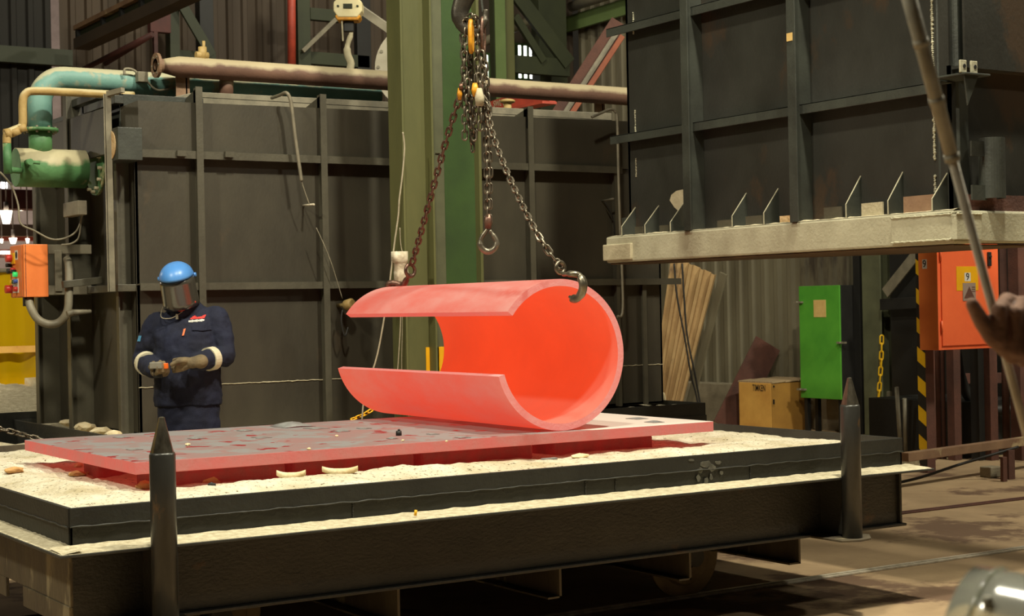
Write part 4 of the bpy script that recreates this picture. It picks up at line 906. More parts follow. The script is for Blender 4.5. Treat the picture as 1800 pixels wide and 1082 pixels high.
for i, (xa, ya, xb, yb, dd) in enumerate(((818, 36, 817, 246, -.03), (813, 60, 814, 172, 0), (826, 86, 831, 262, .02), (838, 34, 836, 240, -.02), (846, 46, 848, 182, .0), (852, 96, 857, 226, .01), (822, 140, 826, 222, -.05), (842, 130, 845, 228, -.05), (832, 176, 834, 252, -.03), (846, 90, 850, 150, -.05), (828, 50, 829, 140, .06), (838, 158, 862, 196, -.07), (812, 150, 808, 182, -.04))):
    mid = at((xa + xb)/2 + (1.5 if i % 2 else -1.5), (ya + yb)/2, DH + dd)
    chain_mesh(bun, spline([at(xa, ya, DH + dd), mid, at(xb, yb, DH + dd)], 6), .041, .0115, ph=i*.4)
chain_mesh(bun, spline([at(817, 38, DH), at(824, 30, DH - .05), at(832, 28, DH - .06), at(839, 36, DH)], 5), .041, .0115)
tag(bun.build('chain_bundle', M['chain_steel'], cs), kind='stuff')
def ring(name, px, D, r, w_, hh, mt, par, edge=1):
    """oval ring px centre, half width w_, half height hh (m)"""
    c = at(px[0], px[1], D); mb = MB(); pts = [c + RGT*w_*math.cos(a)*edge + V((0,0,1))*hh*math.sin(a) + FWD*w_*math.cos(a) for a in [2*math.pi*k/24 for k in range(25)]]
    mb.tube(pts, r, 10, cap=False); return mb.build(name, mt, par)
ring('master_link', (828, 64), DH - .06, .012, .030, .080, M['lift_yellow'], cs, .12)
ring('master_link', (849, 62), DH, .010, .03, .09, M['chain_rust'], cs, .2)
for (px, py, w_, h_) in ((835, 158, .020, .035), (808, 165, .014, .03)):
    c = at(px, py, DH - .07); mb = MB(); mb.loft([(c + V((0,0,-h_)), RGT*w_*.6, FWD*.012), (c, RGT*w_, FWD*.018), (c + V((0,0,h_)), RGT*w_*.6, FWD*.012)], 12, 3); mb.build('connector', M['lift_yellow'], cs)
c = at(843, 172, DH - .09); mb = MB(); mb.loft([(c + V((0,0,-.04)), RGT*.02, FWD*.016), (c, RGT*.026, FWD*.02), (c + V((0,0,.05)), RGT*.012, FWD*.01)], 12, 3); mb.build('connector', M['plaster'], cs)
mb = MB(); mb.cyl(at(807, 152, DH - .08), at(814, 152, DH - .08), .016); mb.build('shackle_pin', M['chain_rust'], cs)
# left leg end: ring and hook that grips the far edge of the shell
ring('end_ring', (721, 475), 9.1, .010, .024, .034, M['chain_rust'], cs)
mb = MB(); mb.tube(spline([at(719, 482, 9.1), at(714, 492, 9.15), at(708, 500, 9.25), FT + AX*.09 + V((0,0,.02)), FT + AX*.11 + V((0,0,-.03)), FT + AX*.05 + V((0,0,-.06))], 4), [.012]*4 + [.018]*9 + [.02]*6 + [.010]*2, 10); mb.build('plate_hook', M['chain_rust'], cs)
# right leg end: shackle and C hook over the near edge of the shell
HD = 7.42
ring('end_ring', (985, 470), 7.52, .009, .020, .026, M['chain_steel'], cs)
mb = MB(); pts = spline([at(991, 482, 7.50), at(1004, 481, HD), at(1018, 484, HD), at(1025, 499, HD - .02), at(1022, 515, HD), at(1012, 525, HD + .03), at(1001, 521, HD + .07)], 5)
mb.tube(pts, [.010]*4 + [.015]*8 + [.020]*10 + [.018]*6 + [.006]*3, 14, squash=1.2); mb.build('plate_hook', M['steel_bright'], cs)
# spare hook on the middle leg
mb = MB(); mb.loft([(at(858, 402, DH), RGT*.016, FWD*.012), (at(858, 388, DH), RGT*.022, FWD*.016), (at(858, 376, DH), RGT*.012, FWD*.01)], 12, 3); mb.build('connector', M['chain_rust'], cs)
mb = MB(); mb.tube(spline([at(857, 402, DH), at(852, 409, DH), at(845, 421, DH), at(846, 434, DH), at(857, 442, DH), at(869, 437, DH), at(873, 425, DH), at(867, 413, DH), at(861, 405, DH)], 4), [.010]*4 + [.012]*6 + [.017]*14 + [.014]*5 + [.010]*4, 12); mb.build('spare_hook', M['steel_bright'], cs)

# crane scale hanging behind the furnace pipes
DS = 12.3
sc_ = thing('crane_scale', at(612, 20, DS), 'cream and yellow hanging crane scale with a display, above the brown pipe', 'crane scale')
k = DS/2850; c = at(613, 18, DS); ux = RGT; uz = UPV; uy = -FWD
def octo(cen, hw, hh, ch_, dep):
    pts = [(-hw + ch_, -hh), (hw - ch_, -hh), (hw, -hh + ch_*1.4), (hw, hh - ch_), (hw - ch_, hh), (-hw + ch_, hh), (-hw, hh - ch_), (-hw, -hh + ch_*1.4)]
    return MB().prism([cen + ux*x + uz*y + uy*dep for x, y in pts], -uy*dep*2)
P('case', octo(c + uz*2*k, 25*k, 17*k, 8*k, .075), M['crane_cream'], sc_, .008)
P('display', MB().obox(c + uz*4*k + uy*.078, ux*8*k, uz*4*k, uy*.004), M['display'], sc_, 0)
for dx in (-17, 17):
    MB().cyl(c + uz*4*k + ux*dx*k + uy*.075, c + uz*4*k + ux*dx*k + uy*.082, .009, seg=12).build('button', M['display'], sc_)
mb = octo(c - uz*14*k, 22*k, 6*k, 4*k, .07); P('lower_cover', mb, M['lift_yellow'], sc_, .006)
P('yoke', MB().obox(c - uz*26*k, ux*9*k, uz*12*k, uy*.03), M['black'], sc_, .004)
mb = MB(); mb.bar(at(601, 36, DS - .05), at(603, 72, DS - .05), .012, .006); mb.build('latch', M['plaster'], sc_)
mb = MB(); mb.tube(spline([at(616, 46, DS), at(617, 60, DS), at(611, 78, DS), at(611, 95, DS), at(617, 112, DS), at(613, 126, DS)], 4), [.016]*5 + [.020]*5 + [.028]*10 + [.02], 12); mb.build('hook', M['plaster'], sc_)
mb = MB(); mb.cyl(c + uz*18*k, c + uz*60*k, .02); mb.build('shank', M['black'], sc_)

# ================================================================== RIGHT-HAND PROPS UNDER THE HOOD
hp = thing('hazard_post', (10.44, 9.79, 0), 'steel post with slanted black and yellow hazard stripes', 'post')
mb = MB(); mb.box((10.42, 9.74, 0), (10.52, 9.83, 3.0)); P('post', mb, M['rust_dark'], hp, .003)
st = MB(); zz = .02; kk = 0
while zz < 3.0:
    st.mi = kk % 2; st.add([(10.417, 9.83, zz + .06), (10.417, 9.74, zz), (10.417, 9.74, min(3, zz + .125)), (10.417, 9.83, min(3.06, zz + .185))], [(0,1,2,3)]); zz += .125; kk += 1
st.build('stripes', [M['hazard_k'], M['hazard_y']], hp)
oc = thing('control_cabinet', (10.3, 9.55, 1.05), 'large orange red electrical cabinet marked 9 on the right', 'electrical cabinet')
ca = onY(1650, 600, 9.44); cb = onY(1757, 600, 9.44); cz0 = 1.055; cz1 = 1.95
mb = MB(); mb.box((ca.x, 9.44, cz0), (cb.x, 9.65, cz1)); mb.m = [0,0,0,0,0,1]; P('body', mb, [M['orange_red'], M['orange']], oc, .004)
da = onY(1657, 600, 9.43); mb = MB(); mb.box((da.x, 9.428, cz0 + .035), (cb.x - .012, 9.44, cz1 - .03)); dr_ = P('door', mb, M['orange_red'], oc, .003)
for z in (1.25, 1.85): MB().cyl((da.x - .006, 9.43, z - .05), (da.x - .006, 9.43, z + .05), .008, seg=8).build('hinge', M['orange_red'], oc)
h_ = onY(1739, 455, 9.42); mb = MB(); mb.box((h_.x - .02, 9.41, h_.z - .06), (h_.x + .02, 9.43, h_.z + .06)); mb.cyl((h_.x, 9.40, h_.z + .02), (h_.x, 9.43, h_.z + .02), .014); P('handle', mb, M['black'], dr_, .004)
ya = onY(1681, 468, 9.425); yb = onY(1720, 510, 9.425)
MB().box((ya.x, 9.4255, yb.z), (yb.x, 9.428, ya.z)).build('yellow_sign', M['yellow'], dr_)
na = onY(1696, 479, 9.42); nb = onY(1707, 494, 9.42); p_ = MB().box((na.x, 9.424, nb.z), (nb.x, 9.4256, na.z)).build('number_plate', M['white'], dr_)
text('9', .085, ((na.x + nb.x)/2, 9.4235, (na.z + nb.z)/2), (1,0,0), (0,0,1), M['ink'], p_, bold=.0008)
ga = onY(1693, 497, 9.42); gb = onY(1716, 528, 9.42); p_ = MB().box((ga.x, 9.4235, gb.z), (gb.x, 9.4256, ga.z)).build('warning_sign', M['grey_sign'], dr_)
mb = MB(); x0, x1, z0, z1 = ga.x + .012, gb.x - .012, gb.z + .02, ga.z - .03; mb.prism([(x0, 9.4225, z0), (x1, 9.4225, z0), ((x0 + x1)/2, 9.4225, z1)], (0,.0012,0)); tri = mb.build('warning_triangle', M['rust_dark'], p_)
for q in range(3): MB().box((x1 - .035, 9.4225, z1 - .01 - q*.018), (x1 + .005, 9.4236, z1 - .003 - q*.018)).build('text_line', M['rust_dark'], p_)
for z in (1.2, 1.75): MB().box((10.43, 9.65, z - .03), (10.50, 9.741, z + .03)).build('mounting_arm', M['rust_dark'], oc)
la = onX(1621, 456, ca.x - .003); lb_ = onX(1629, 472, ca.x - .003); p_ = MB().box((ca.x - .003, lb_.y, lb_.z), (ca.x, la.y, la.z)).build('number_plate', M['white'], oc)
text('9', .085, (ca.x - .0045, (la.y + lb_.y)/2, (la.z + lb_.z)/2), (0,-1,0), (0,0,1), M['ink'], p_, bold=.0008)
# green cabinet on legs
gc = thing('switch_cabinet', (12.8, 13.5, 0), 'narrow bright green metal cabinet with a paper note on its door', 'cabinet')
fa = onX(1405, 503, 12.7); fb = onX(1476, 500, 12.7); gz1 = fa.z; gz0 = onX(1440, 700, 12.7).z
mb = MB(); mb.box((12.71, fb.y, gz0), (12.95, fa.y, gz1)); P('body', mb, M['black'], gc, .004)
mb = MB(); mb.box((12.69, fb.y, gz0), (12.71, fa.y, gz1)); gd = P('door', mb, M['green_bright'], gc, .004)
na = onX(1429, 527, 12.68); nb = onX(1451, 557, 12.68); MB().box((12.687, nb.y, nb.z), (12.69, na.y, na.z)).build('paper_note', M['paper'], gd)
for (px, py, s) in ((1402, 531, -1), (1478, 602, 1), (1408, 684, -1)):
    c = onX(px, py, 12.66); mb = MB(); mb.box((12.65, c.y - .06, c.z - .01), (12.69, c.y + .06, c.z + .01)); mb.cyl((12.63, c.y, c.z), (12.69, c.y, c.z), .012); mb.build('latch', M['conduit'], gd)
for y in (fb.y + .05, fa.y - .05):
    mb = MB(); mb.box((12.72, y - .025, 0), (12.77, y + .025, gz0)); mb.build('leg', M['black'], gc); mb = MB(); mb.box((12.88, y - .025, 0), (12.93, y + .025, gz0)); mb.build('leg', M['black'], gc)
# wooden crate
cr = thing('wooden_crate', (12.75, 14.15, 0), 'yellow plywood crate stencilled TIMKEN with a loose lid', 'crate')
cx0, cy0, czt = 12.44, 13.97, .555
mb = MB(); mb.box((cx0, cy0, 0), (cx0 + .58, cy0 + .56, czt)); P('box', mb, M['wood_crate'], cr, .004)
mb = MB(); mb.box((cx0 + .002, cy0 - .008, 0), (cx0 + .58, cy0, czt)); P('side_board', mb, M['wood_side'], cr, 0)
mb = MB()
for k in range(3): mb.obox((cx0 + .10 + k*.2, cy0 + .28, czt + .014 + k*.006), (.095,0,.006), (0,.30,0), (0,0,.010))
P('lid', mb, M['lid_wood'], cr, .003)
tc_ = onX(1334, 682, cx0 - .003); text('TIMKEN', .105, (cx0 - .003, tc_.y, tc_.z), (0,-1,0), (0,0,1), M['ink'], cr, bold=.0004, sx=.60)
for (py, hh) in ((679, .012), (706, .028)):
    c = onX(1360, py, cx0 - .003); MB().box((cx0 - .003, c.y - .014, c.z - hh), (cx0, c.y + .014, c.z + hh)).build('stencil_mark', M['ink'], cr)
# grey green wall column with chain
gcol = thing('wall_column', (12.9, 12.85, 0), 'grey green building column at the right, behind the far guide post', 'column')
ya_, yb_ = onX(1517, 600, 12.85).y, onX(1549, 600, 12.85).y
mb = MB(); mb.box((12.85, yb_, 0), (12.866, ya_, 8)); P('flange', mb, M['green_grey'], gcol, .002)
mb = MB(); mb.box((12.866, (ya_ + yb_)/2 - .006, 0), (13.1, (ya_ + yb_)/2 + .006, 8)); mb.build('web', M['green_grey'], gcol)
mb = MB(); mb.box((13.09, yb_, 0), (13.106, ya_, 8)); mb.build('flange', M['green_grey'], gcol)
q = onX(1507, 600, 12.9).y; tag(MB().box((12.9, q - .05, 0), (13.0, q + .05, 4)).build('shade_post', M['black'], bev=.003), 'black vertical post for the shaded strip left of the grey green wall column', 'cable tray')  # shade beside the column flange built as a black post
cm = MB(); chain_mesh(cm, spline([onX(1550, 590, 12.78), onX(1549, 630, 12.78), onX(1545, 690, 12.78), onX(1540, 742, 12.78), onX(1536, 768, 12.78)], 8), .085, .016)
tag(cm.build('chain', M['hazard_y']), 'yellow chain hanging down the grey green wall column', 'chain')
c = onZ(1530, 758, 0); tag(MB().rock(c + V((0,0,.12)), (.12, .28, .16), 4).build('rubble_bag', M['dust'], bev=0), 'crumpled dusty sack at the foot of the grey green wall column', 'sack')
# leaning sheets
def sheet_quad(bl, br, tr, tl, nrib, dep, th):
    """ribbed sheet between four corners, ribs running bottom to top"""
    bl, br, tr, tl = map(V, (bl, br, tr, tl)); n = ((br - bl).cross(tl - bl)).normalized(); vs = []; prof = []
    for k in range(nrib):
        for t, h in ((0, 0), (.6, 0), (.7, 1), (.92, 1)): prof.append(((k + t)/nrib, h))
    prof.append((1, 0)); rows = 6
    for r in range(rows + 1):
        for u, h in prof: vs.append(bl.lerp(br, u).lerp(tl.lerp(tr, u), r/rows) + n*h*dep)
    q = len(prof); mb = MB(); mb.add(vs, [(r*q+i, r*q+i+1, (r+1)*q+i+1, (r+1)*q+i) for r in range(rows) for i in range(q - 1)]); return mb
o = sheet_quad(onZ(1135, 775, 0), onZ(1182, 775, 0), at(1258, 482, 17.2), at(1180, 448, 17.2), 4, .05, 0).build('roof_sheet', M['rust']); s_ = o.modifiers.new('thickness', 'SOLIDIFY'); s_.thickness = .006
tag(o, 'tan rust streaked ribbed sheet leaning beside the furnace right end', 'metal sheet', 'leaning sheets')
mb = MB(); mb.bar(onZ(1196, 772, 0), at(1272, 480, 17.2), .10, .025); tag(mb.build('plank', M['wall_tan'], bev=.003), 'pale narrow plank leaning right of the tan ribbed sheet', 'plank', 'leaning sheets')
mb = MB(); mb.bar(onZ(1276, 752, 0), at(1350, 603, 19.4), .36, .02); tag(mb.build('steel_offcut', M['rust_dark'], bev=.003), 'dark red brown steel offcut leaning on the wall behind the wooden crate', 'steel offcut')
for (px, lab) in (([(1185, 463), (1190, 520), (1203, 590), (1215, 660), (1226, 705), (1238, 796)], 'left one of two dark cables hanging in front of the tan ribbed sheet'), ([(1199, 463), (1203, 530), (1208, 590), (1222, 660), (1230, 705), (1246, 796)], 'right one of two dark cables hanging in front of the tan ribbed sheet')):
    o = MB().tube(spline([at(x, y, 16.2) for x, y in px], 6), .010, 6).build('cable', M['rubber']); tag(o, lab, 'cable', 'cables by the ribbed sheet')
# barrier rail at the right
br = thing('barrier_rail', (10.4, 9.2, 0), 'low pinkish brown barrier rail on the right floor', 'barrier')
mb = MB(); p = onZ(1590, 803, .25); q = onZ(1835, 770, .25); mb.bar(p, q, .07, .075); P('rail', mb, M['pipe_brown'], br, .004)
c = onZ(1779, 842, 0); mb = MB(); mb.box((c.x - .035, c.y, 0), (c.x + .04, c.y + .06, .24)); P('post', mb, M['rust_dark'], br, .003)
c = onZ(1764, 846, 0); mb = MB(); mb.box((c.x - .025, c.y - .02, 0), (c.x + .025, c.y + .01, .20)); tag(mb.build('stub_post', M['rust_dark'], bev=.003), 'short rusty stub post in front of the barrier rail post', 'post')
o = MB().tube(spline([onZ(1560, 852, .02), onZ(1620, 838, .05), onZ(1680, 818, .12), onZ(1740, 800, .2), onZ(1790, 785, .26)], 6), .012, 6).build('cable', M['rubber']); tag(o, 'slack dark cable under the barrier rail', 'cable')
c = onZ(1742, 838, 0); tag(MB().box((c.x - .07, c.y - .06, 0), (c.x + .07, c.y + .06, .09)).build('concrete_block', M['concrete'], bev=.01), 'small concrete block on the floor under the barrier rail', 'block')
c = onZ(1600, 822, 0); tag(MB().box((c.x - .12, c.y - .05, 0), (c.x + .10, c.y + .05, .10)).build('timber_offcut', M['dust'], bev=.01), 'dusty timber offcut at the foot of the hazard post', 'timber')
# dark plant behind the barrier
dk = thing('plant_frame', (12.3, 9.5, 0), 'dark steel plant frame with pipes under the orange red cabinet', 'machine frame')
mb = MB(); mb.box((12.85, 8.2, .0), (13.0, 12.5, 3.2)); P('back_plate', mb, M['black'], dk)
for (px, w_, mt) in ((1640, .05, 'rust_dark'), (1679, .09, 'rust_dark'), (1722, .10, 'black'), (1742, .10, 'rust_dark'), (1795, .12, 'rust_dark')):
    c = onZ(px, 808, 0); mb = MB(); mb.box((c.x - w_/2, c.y - w_/2, 0), (c.x + w_/2, c.y + w_/2, 2.4)); P('upright', mb, M[mt], dk, .003)
for (px, r) in ((1650, .03), (1660, .02), (1770, .035)):
    c = onZ(px, 806, 0); mb = MB().cyl((c.x, c.y, 0), (c.x, c.y, 2.4), r, seg=12); mb.build('pipe', M['rust_dark'], dk)
for (xa, xb, y_, h_) in ((1690, 1800, 665, .06), (1695, 1810, 722, .05)):
    mb = MB().bar(at(xa, y_, 15.8), at(xb, y_ - 2, 15.8), .10, h_); P('cross_member', mb, M['rust_dark'], dk)
mb = MB().tube(spline([at(1678, 560, 15.2), at(1684, 640, 15.2), at(1702, 695, 15.2), at(1735, 718, 15.2), at(1790, 720, 15.2)], 6), .05, 10); mb.build('hose', M['rubber'], dk)
mb = MB().box((11.6, 10.4, 0), (12.5, 11.6, .52)); P('plinth', mb, M['black'], dk)
for (x0_, x1_, y_) in ((1596, 1618, 661), (1594, 1610, 715)): pass
# wall brace and little bracing frame beside the wall column
wb_ = thing('wall_brace', (13.0, 11.8, 0), 'pale diagonal steel brace between the wall column and the hazard post', 'brace')
mb = MB().bar(onX(1556, 515, 12.7), onX(1612, 445, 12.7), .12, .02, (0,0,1)); P('diagonal', mb, M['conduit'], wb_)
mb = MB().bar(onX(1550, 535, 12.75), onX(1640, 530, 12.75), .12, .06); P('horizontal', mb, M['black'], wb_)
for (px, py, px2, py2, lab) in ((1576, 680, 1584, 800, 'left one of two thin rods leaning left of the hazard post'), (1590, 700, 1592, 800, 'right one of two thin rods leaning left of the hazard post')):
    o = MB().cyl(onZ(px2, py2, 0), at(px, py, 15.3), .02, seg=8).build('rod', M['conduit']); tag(o, lab, 'rod', 'rods by the hazard post')

# ================================================================== UPPER BACKGROUND STEELWORK
def bgbox(px0, py0, px1, py1, Y, dep):
    ym = 60 if py1 - py0 > 200 else (py0 + py1)/2
    a = onY(px0, py1, Y); b = onY(px1, py0, Y); return MB().box((onY(px0, ym, Y).x, Y, a.z), (onY(px1, ym, Y).x, Y + dep, b.z))
lt = thing('lattice_frame', onY(890, 170, 17.6), 'green braced steel frame behind the brown pipe, right of the chains', 'steel frame')
P('column', bgbox(868, -120, 872, 520, 17.6, .1), M['green_deep'], lt); P('column', bgbox(871, -120, 889, 520, 17.5, .02), M['green_mid'], lt); P('column', bgbox(889, -120, 904, 520, 17.6, .1), M['green_olive'], lt)
P('column', bgbox(948, -120, 996, 520, 18.2, .2), M['green_deep'], lt)
for (x0_, y0_, x1_, y1_, w_) in ((900, -20, 1000, 112, .20), (905, 28, 955, 108, .10)):
    P('diagonal', MB().bar(onY(x0_, y0_, 17.7), onY(x1_, y1_, 17.7), w_, .06, (0,1,0)) if 0 else MB().bar(onY(x0_, y0_, 17.7), onY(x1_, y1_, 17.7), w_, .06), M['green_deep'], lt)
P('horizontal', bgbox(888, 104, 1002, 126, 17.7, .1), M['green_deep'], lt)
wb2 = thing('wall_girt', (13.2, 15, 4.5), 'bright green wall girt with a pipe above it, left of the hood top', 'beam')
P('girt', MB().bar(onX(995, 44, 13.15), onX(1120, 6, 13.15), .22, .06), M['green_mid'], wb2)
MB().cyl(onX(1004, 12, 13.0), onX(1130, -28, 13.0), .07, seg=12).build('pipe', M['wall_tan'], wb2)
tag(MB().cyl(onY(842, 78, 18.2), onY(935, 35, 18.2), .06, seg=12).build('pipe', M['wall_tan']), 'tan pipe crossing behind the green braced frame', 'pipe')
ld = thing('leaning_channel', at(1020, 140, 15.6), 'brown and orange steel channel leaning left of the hood', 'channel')
P('web', MB().bar(at(1088, 38, 15.6), at(628, 755, 15.6), .16, .02), M['rust_dark'], ld); P('flange', MB().bar(at(1094, 64, 15.55), at(640, 757, 15.55), .05, .10), M['red_rust'], ld); P('flange', MB().bar(at(1089, 50, 15.58), at(632, 757, 15.58), .05, .02), M['conduit'], ld)
rj = thing('jib_beam', at(900, 180, 13.3), 'orange red lifting beam lettered SWL 1 T behind the furnace roof', 'lifting beam')
bx_ = at(930, 178, 13.3).x; pts = [onX(x, y, bx_) for x, y in ((845, 186), (862, 178), (900, 166), (962, 168), (966, 178), (935, 182), (900, 192), (850, 196))]
mb = MB(); mb.prism(pts, (.06,0,0)); P('web', mb, M['red_paint'], rj, 0); 
mb = MB(); mb.bar(onX(845, 199, bx_ - .03), onX(902, 193, bx_ - .03), .02, .14); mb.bar(onX(902, 193, bx_ - .03), onX(966, 180, bx_ - .03), .02, .14); P('flange', mb, M['red_paint'], rj, 0)
tcn = onX(880, 181, bx_ - .004); tdir = onX(895, 178.5, bx_) - onX(865, 184.5, bx_); text('SWL 1 T', .075, tcn, tdir, (0,0,1), M['plaster'], rj, bold=.001, sx=.85)
fan = thing('fan_housing', at(735, 110, 14), 'big pale grey fan ring half hidden by the green columns', 'fan')
fc = at(737, 118, 14.0); n_ = -FWD; mb = MB(); mb.pipe(fc, fc + FWD*.12, 78*14/2850, 54*14/2850, 48); mb.build('ring', M['fan_grey'], fan)
MB().cyl(fc + FWD*.10, fc + FWD*.13, 54*14/2850, seg=40).build('back_plate', M['rust_dark'], fan)
mb = MB(); q_ = fc - UPV*78*14/2850 + FWD*.06; mb.box((q_.x - .25, q_.y - .06, 0), (q_.x + .25, q_.y + .06, q_.z + .05)); mb.build('stand', M['fan_grey'], fan)
for k_ in range(16):
    a = k_*math.pi/8; p = fc + RGT*math.cos(a)*72*14/2850 + UPV*math.sin(a)*72*14/2850; MB().cyl(p - FWD*.012, p, .014, seg=6).build('bolt', M['conduit'], fan)
tag(MB().bar(at(625, 10, 14.6), at(700, 62, 14.4), .07, .05).build('stay', M['fan_grey']), 'pale stay bar sloping from the crane scale to the fan ring', 'bar')
tag(MB().cyl(onY(513, 118, 17.8), onY(512, -60, 17.8), .05, seg=14).build('standpipe', M['red_paint']), 'red vertical standpipe on the back wall', 'pipe')
lf2 = thing('lattice_frame', onY(545, 110, 18), 'dark green braced frame behind the crane scale', 'steel frame')
P('column', bgbox(524, -80, 546, 400, 18.0, .2), M['green_deep'], lf2); P('horizontal', bgbox(546, 98, 650, 112, 18.1, .1), M['green_deep'], lf2); P('horizontal', bgbox(546, 18, 600, 34, 18.1, .1), M['green_deep'], lf2); P('column', bgbox(628, -80, 652, 400, 18.1, .1), M['black'], lf2)
P('diagonal', MB().bar(onY(532, 90, 17.95), onY(590, 34, 17.95), .05, .04), M['conduit'], lf2)
lf3 = thing('lattice_frame', onY(310, 100, 17.9), 'dark olive braced frame above the left end of the brown pipe', 'steel frame')
P('column', bgbox(299, -80, 316, 400, 17.9, .15), M['green_deep'], lf3); P('column', bgbox(352, -80, 376, 400, 18.2, .15), M['black'], lf3); P('diagonal', MB().bar(onY(312, -5, 17.85), onY(372, 98, 17.85), .12, .04), M['green_deep'], lf3); P('horizontal', bgbox(300, 92, 380, 104, 18.0, .1), M['green_deep'], lf3)
# walkway girder running away along the left
wk = thing('walkway_girder', onY(140, 70, 18), 'olive walkway girder with handrail at the top left', 'walkway')
gx = onY(138, 60, 18.0).x; zt, zb = onY(138, 46, 18.0).z, onY(138, 78, 18.0).z
mb = MB(); mb.box((gx, 11.5, zb + .05), (gx + .03, 18.0, zt - .05)); P('web', mb, M['green_deep'], wk, 0)
mb = MB(); mb.box((gx - .06, 11.5, zt - .05), (gx + .10, 18.0, zt)); P('top_rail', mb, M['pipe_brown'], wk, 0); mb = MB(); mb.box((gx - .06, 11.5, zb - .06), (gx + .12, 18.0, zb + .06)); P('bottom_chord', mb, M['wall_brown'], wk, 0)
for y in (17.96, 17.1, 16.5, 15.9): MB().box((gx - .04, y - .03, zb), (gx, y + .03, zt)).build('upright', M['black'], wk)
rp = thing('red_bracket', onY(280, 40, 17.5), 'dark red bracket with a sloping red pipe, left of the brown pipe flange', 'bracket')
P('plate', bgbox(264, -20, 300, 55, 17.6, .1), M['red_dark'], rp); P('post', bgbox(271, 55, 278, 110, 17.6, .06), M['red_dark'], rp)
q1 = onY(266, 62, 17.6); q2 = V((q1.x, 19.0, q1.z)); MB().cyl(q1, V((q1.x - .1, 18.9, q1.z - .15)), .03, seg=12).build('pipe', M['red_dark'], rp)
mb = MB().cyl(onY(140, 125, 18.6), onY(268, 60, 17.5), .03, seg=12); mb.build('pipe', M['red_dark'], rp)
tag(bgbox(-60, 88, 128, 104, 18.8, .12).build('wall_girt', M['green_deep']), 'dark green wall girt across the top left cladding', 'beam')

# ================================================================== LEFT SIDE: cabinet, curtain, sand car, far hall
lc = thing('control_cabinet', (2.9, 10.45, 1.6), 'small orange control cabinet with coloured push buttons at the left', 'electrical cabinet')
ca, cb = onY(43, 522, 10.30), onY(84, 429, 10.30); yb = onX(19, 470, ca.x).y
mb = MB(); mb.box((ca.x, 10.30, ca.z), (cb.x, yb, cb.z)); P('body', mb, M['orange'], lc, .004)
MB().box((ca.x - .004, 10.33, ca.z + .006), (ca.x - .001, yb - .006, cb.z - .006)).build('front_panel', M['orange'], lc)
MB().box((ca.x + .010, 10.2985, ca.z + .002), (ca.x + .013, 10.3, cb.z - .002)).build('seam', M['rust_dark'], lc)
def btn(px, py, r, mt, nm, L_=.03, sq=False):
    c = onX(px, py, ca.x - .004); mb = MB()
    if sq: mb.box((ca.x - L_, c.y - r, c.z - r), (ca.x, c.y + r, c.z + r))
    else: mb.cyl((ca.x - L_, c.y, c.z), (ca.x, c.y, c.z), r, seg=14)
    return mb.build(nm, M[mt], lc)
c1_ = onX(22, 446, ca.x - .006); btn(24, 454, .035, 'yellow', 'emergency_stop_collar', .015, True); btn(23, 454, .024, 'btn_red', 'emergency_stop', .05)
a = onX(26, 440, ca.x - .005); b = onX(31, 456, ca.x - .005); MB().box((ca.x - .006, b.y, b.z), (ca.x - .003, a.y, a.z)).build('sticker', M['white'], lc)
c = onX(28.5, 448, ca.x - .007); mb = MB(); mb.cyl((ca.x - .008, c.y, c.z), (ca.x - .006, c.y, c.z), .022, seg=14); mb.build('sticker_symbol', M['ink'], lc)
btn(20, 466, .012, 'black', 'switch', .04); btn(22, 476, .016, 'black', 'switch', .04); btn(26, 474, .014, 'btn_red', 'push_button'); btn(28, 477, .012, 'black', 'switch', .035); btn(30, 482, .016, 'btn_green', 'indicator_lamp')
a = onX(22, 490, ca.x - .005); b = onX(33, 514, ca.x - .005); MB().box((ca.x - .007, b.y, b.z), (ca.x - .003, a.y, a.z)).build('label_plate', M['white'], lc)
btn(25, 495, .013, 'yellow', 'push_button'); btn(28, 495, .013, 'green_dark', 'push_button'); btn(31, 494, .013, 'btn_blue', 'push_button'); btn(22, 508, .026, 'btn_red', 'emergency_stop', .05); btn(31, 508, .016, 'btn_red', 'push_button')
hs = MB().tube(spline([onY(50, 521, 10.36), onY(54, 540, 10.32), (onY(66, 560, 10.3)), onY(84, 569, 10.28), onY(104, 566, 10.26), onY(118, 548, 10.22), onY(121, 520, 10.22), onY(121, 470, 10.25), onY(118, 455, 10.3)], 6), .026, 12)
hs.build('cable_loom', M['conduit'], lc); mb = MB(); cbs = onY(50, 524, 10.36); mb.cyl(cbs + V((0,0,.03)), cbs - V((0,0,.05)), .035); mb.build('cable_gland', M['rubber'], lc)
for px, r, lab in (([(0, 302), (12, 315), (22, 330), (32, 360), (36, 392), (60, 405), (90, 420), (115, 418), (135, 405), (144, 380), (145, 366)], .006, 'thin grey cable drooping from the green pipe across to the furnace side'), ([(108, 430), (125, 428), (138, 418), (142, 395), (144, 372)], .006, 'short pale cable above the cabinet arm')):
    o = MB().tube(spline([onY(x, y, 10.15) for x, y in px], 6), r, 8).build('cable', M['cable_grey']); tag(o, lab, 'cable')
c = onY(145, 366, 10.0); tag(MB().box((c.x - .03, 10.0, c.z - .04), (c.x + .03, 10.3, c.z + .05)).build('cable_box', M['conduit'], bev=.004), 'small grey cable box on the furnace side below the green drum', 'electrical box')
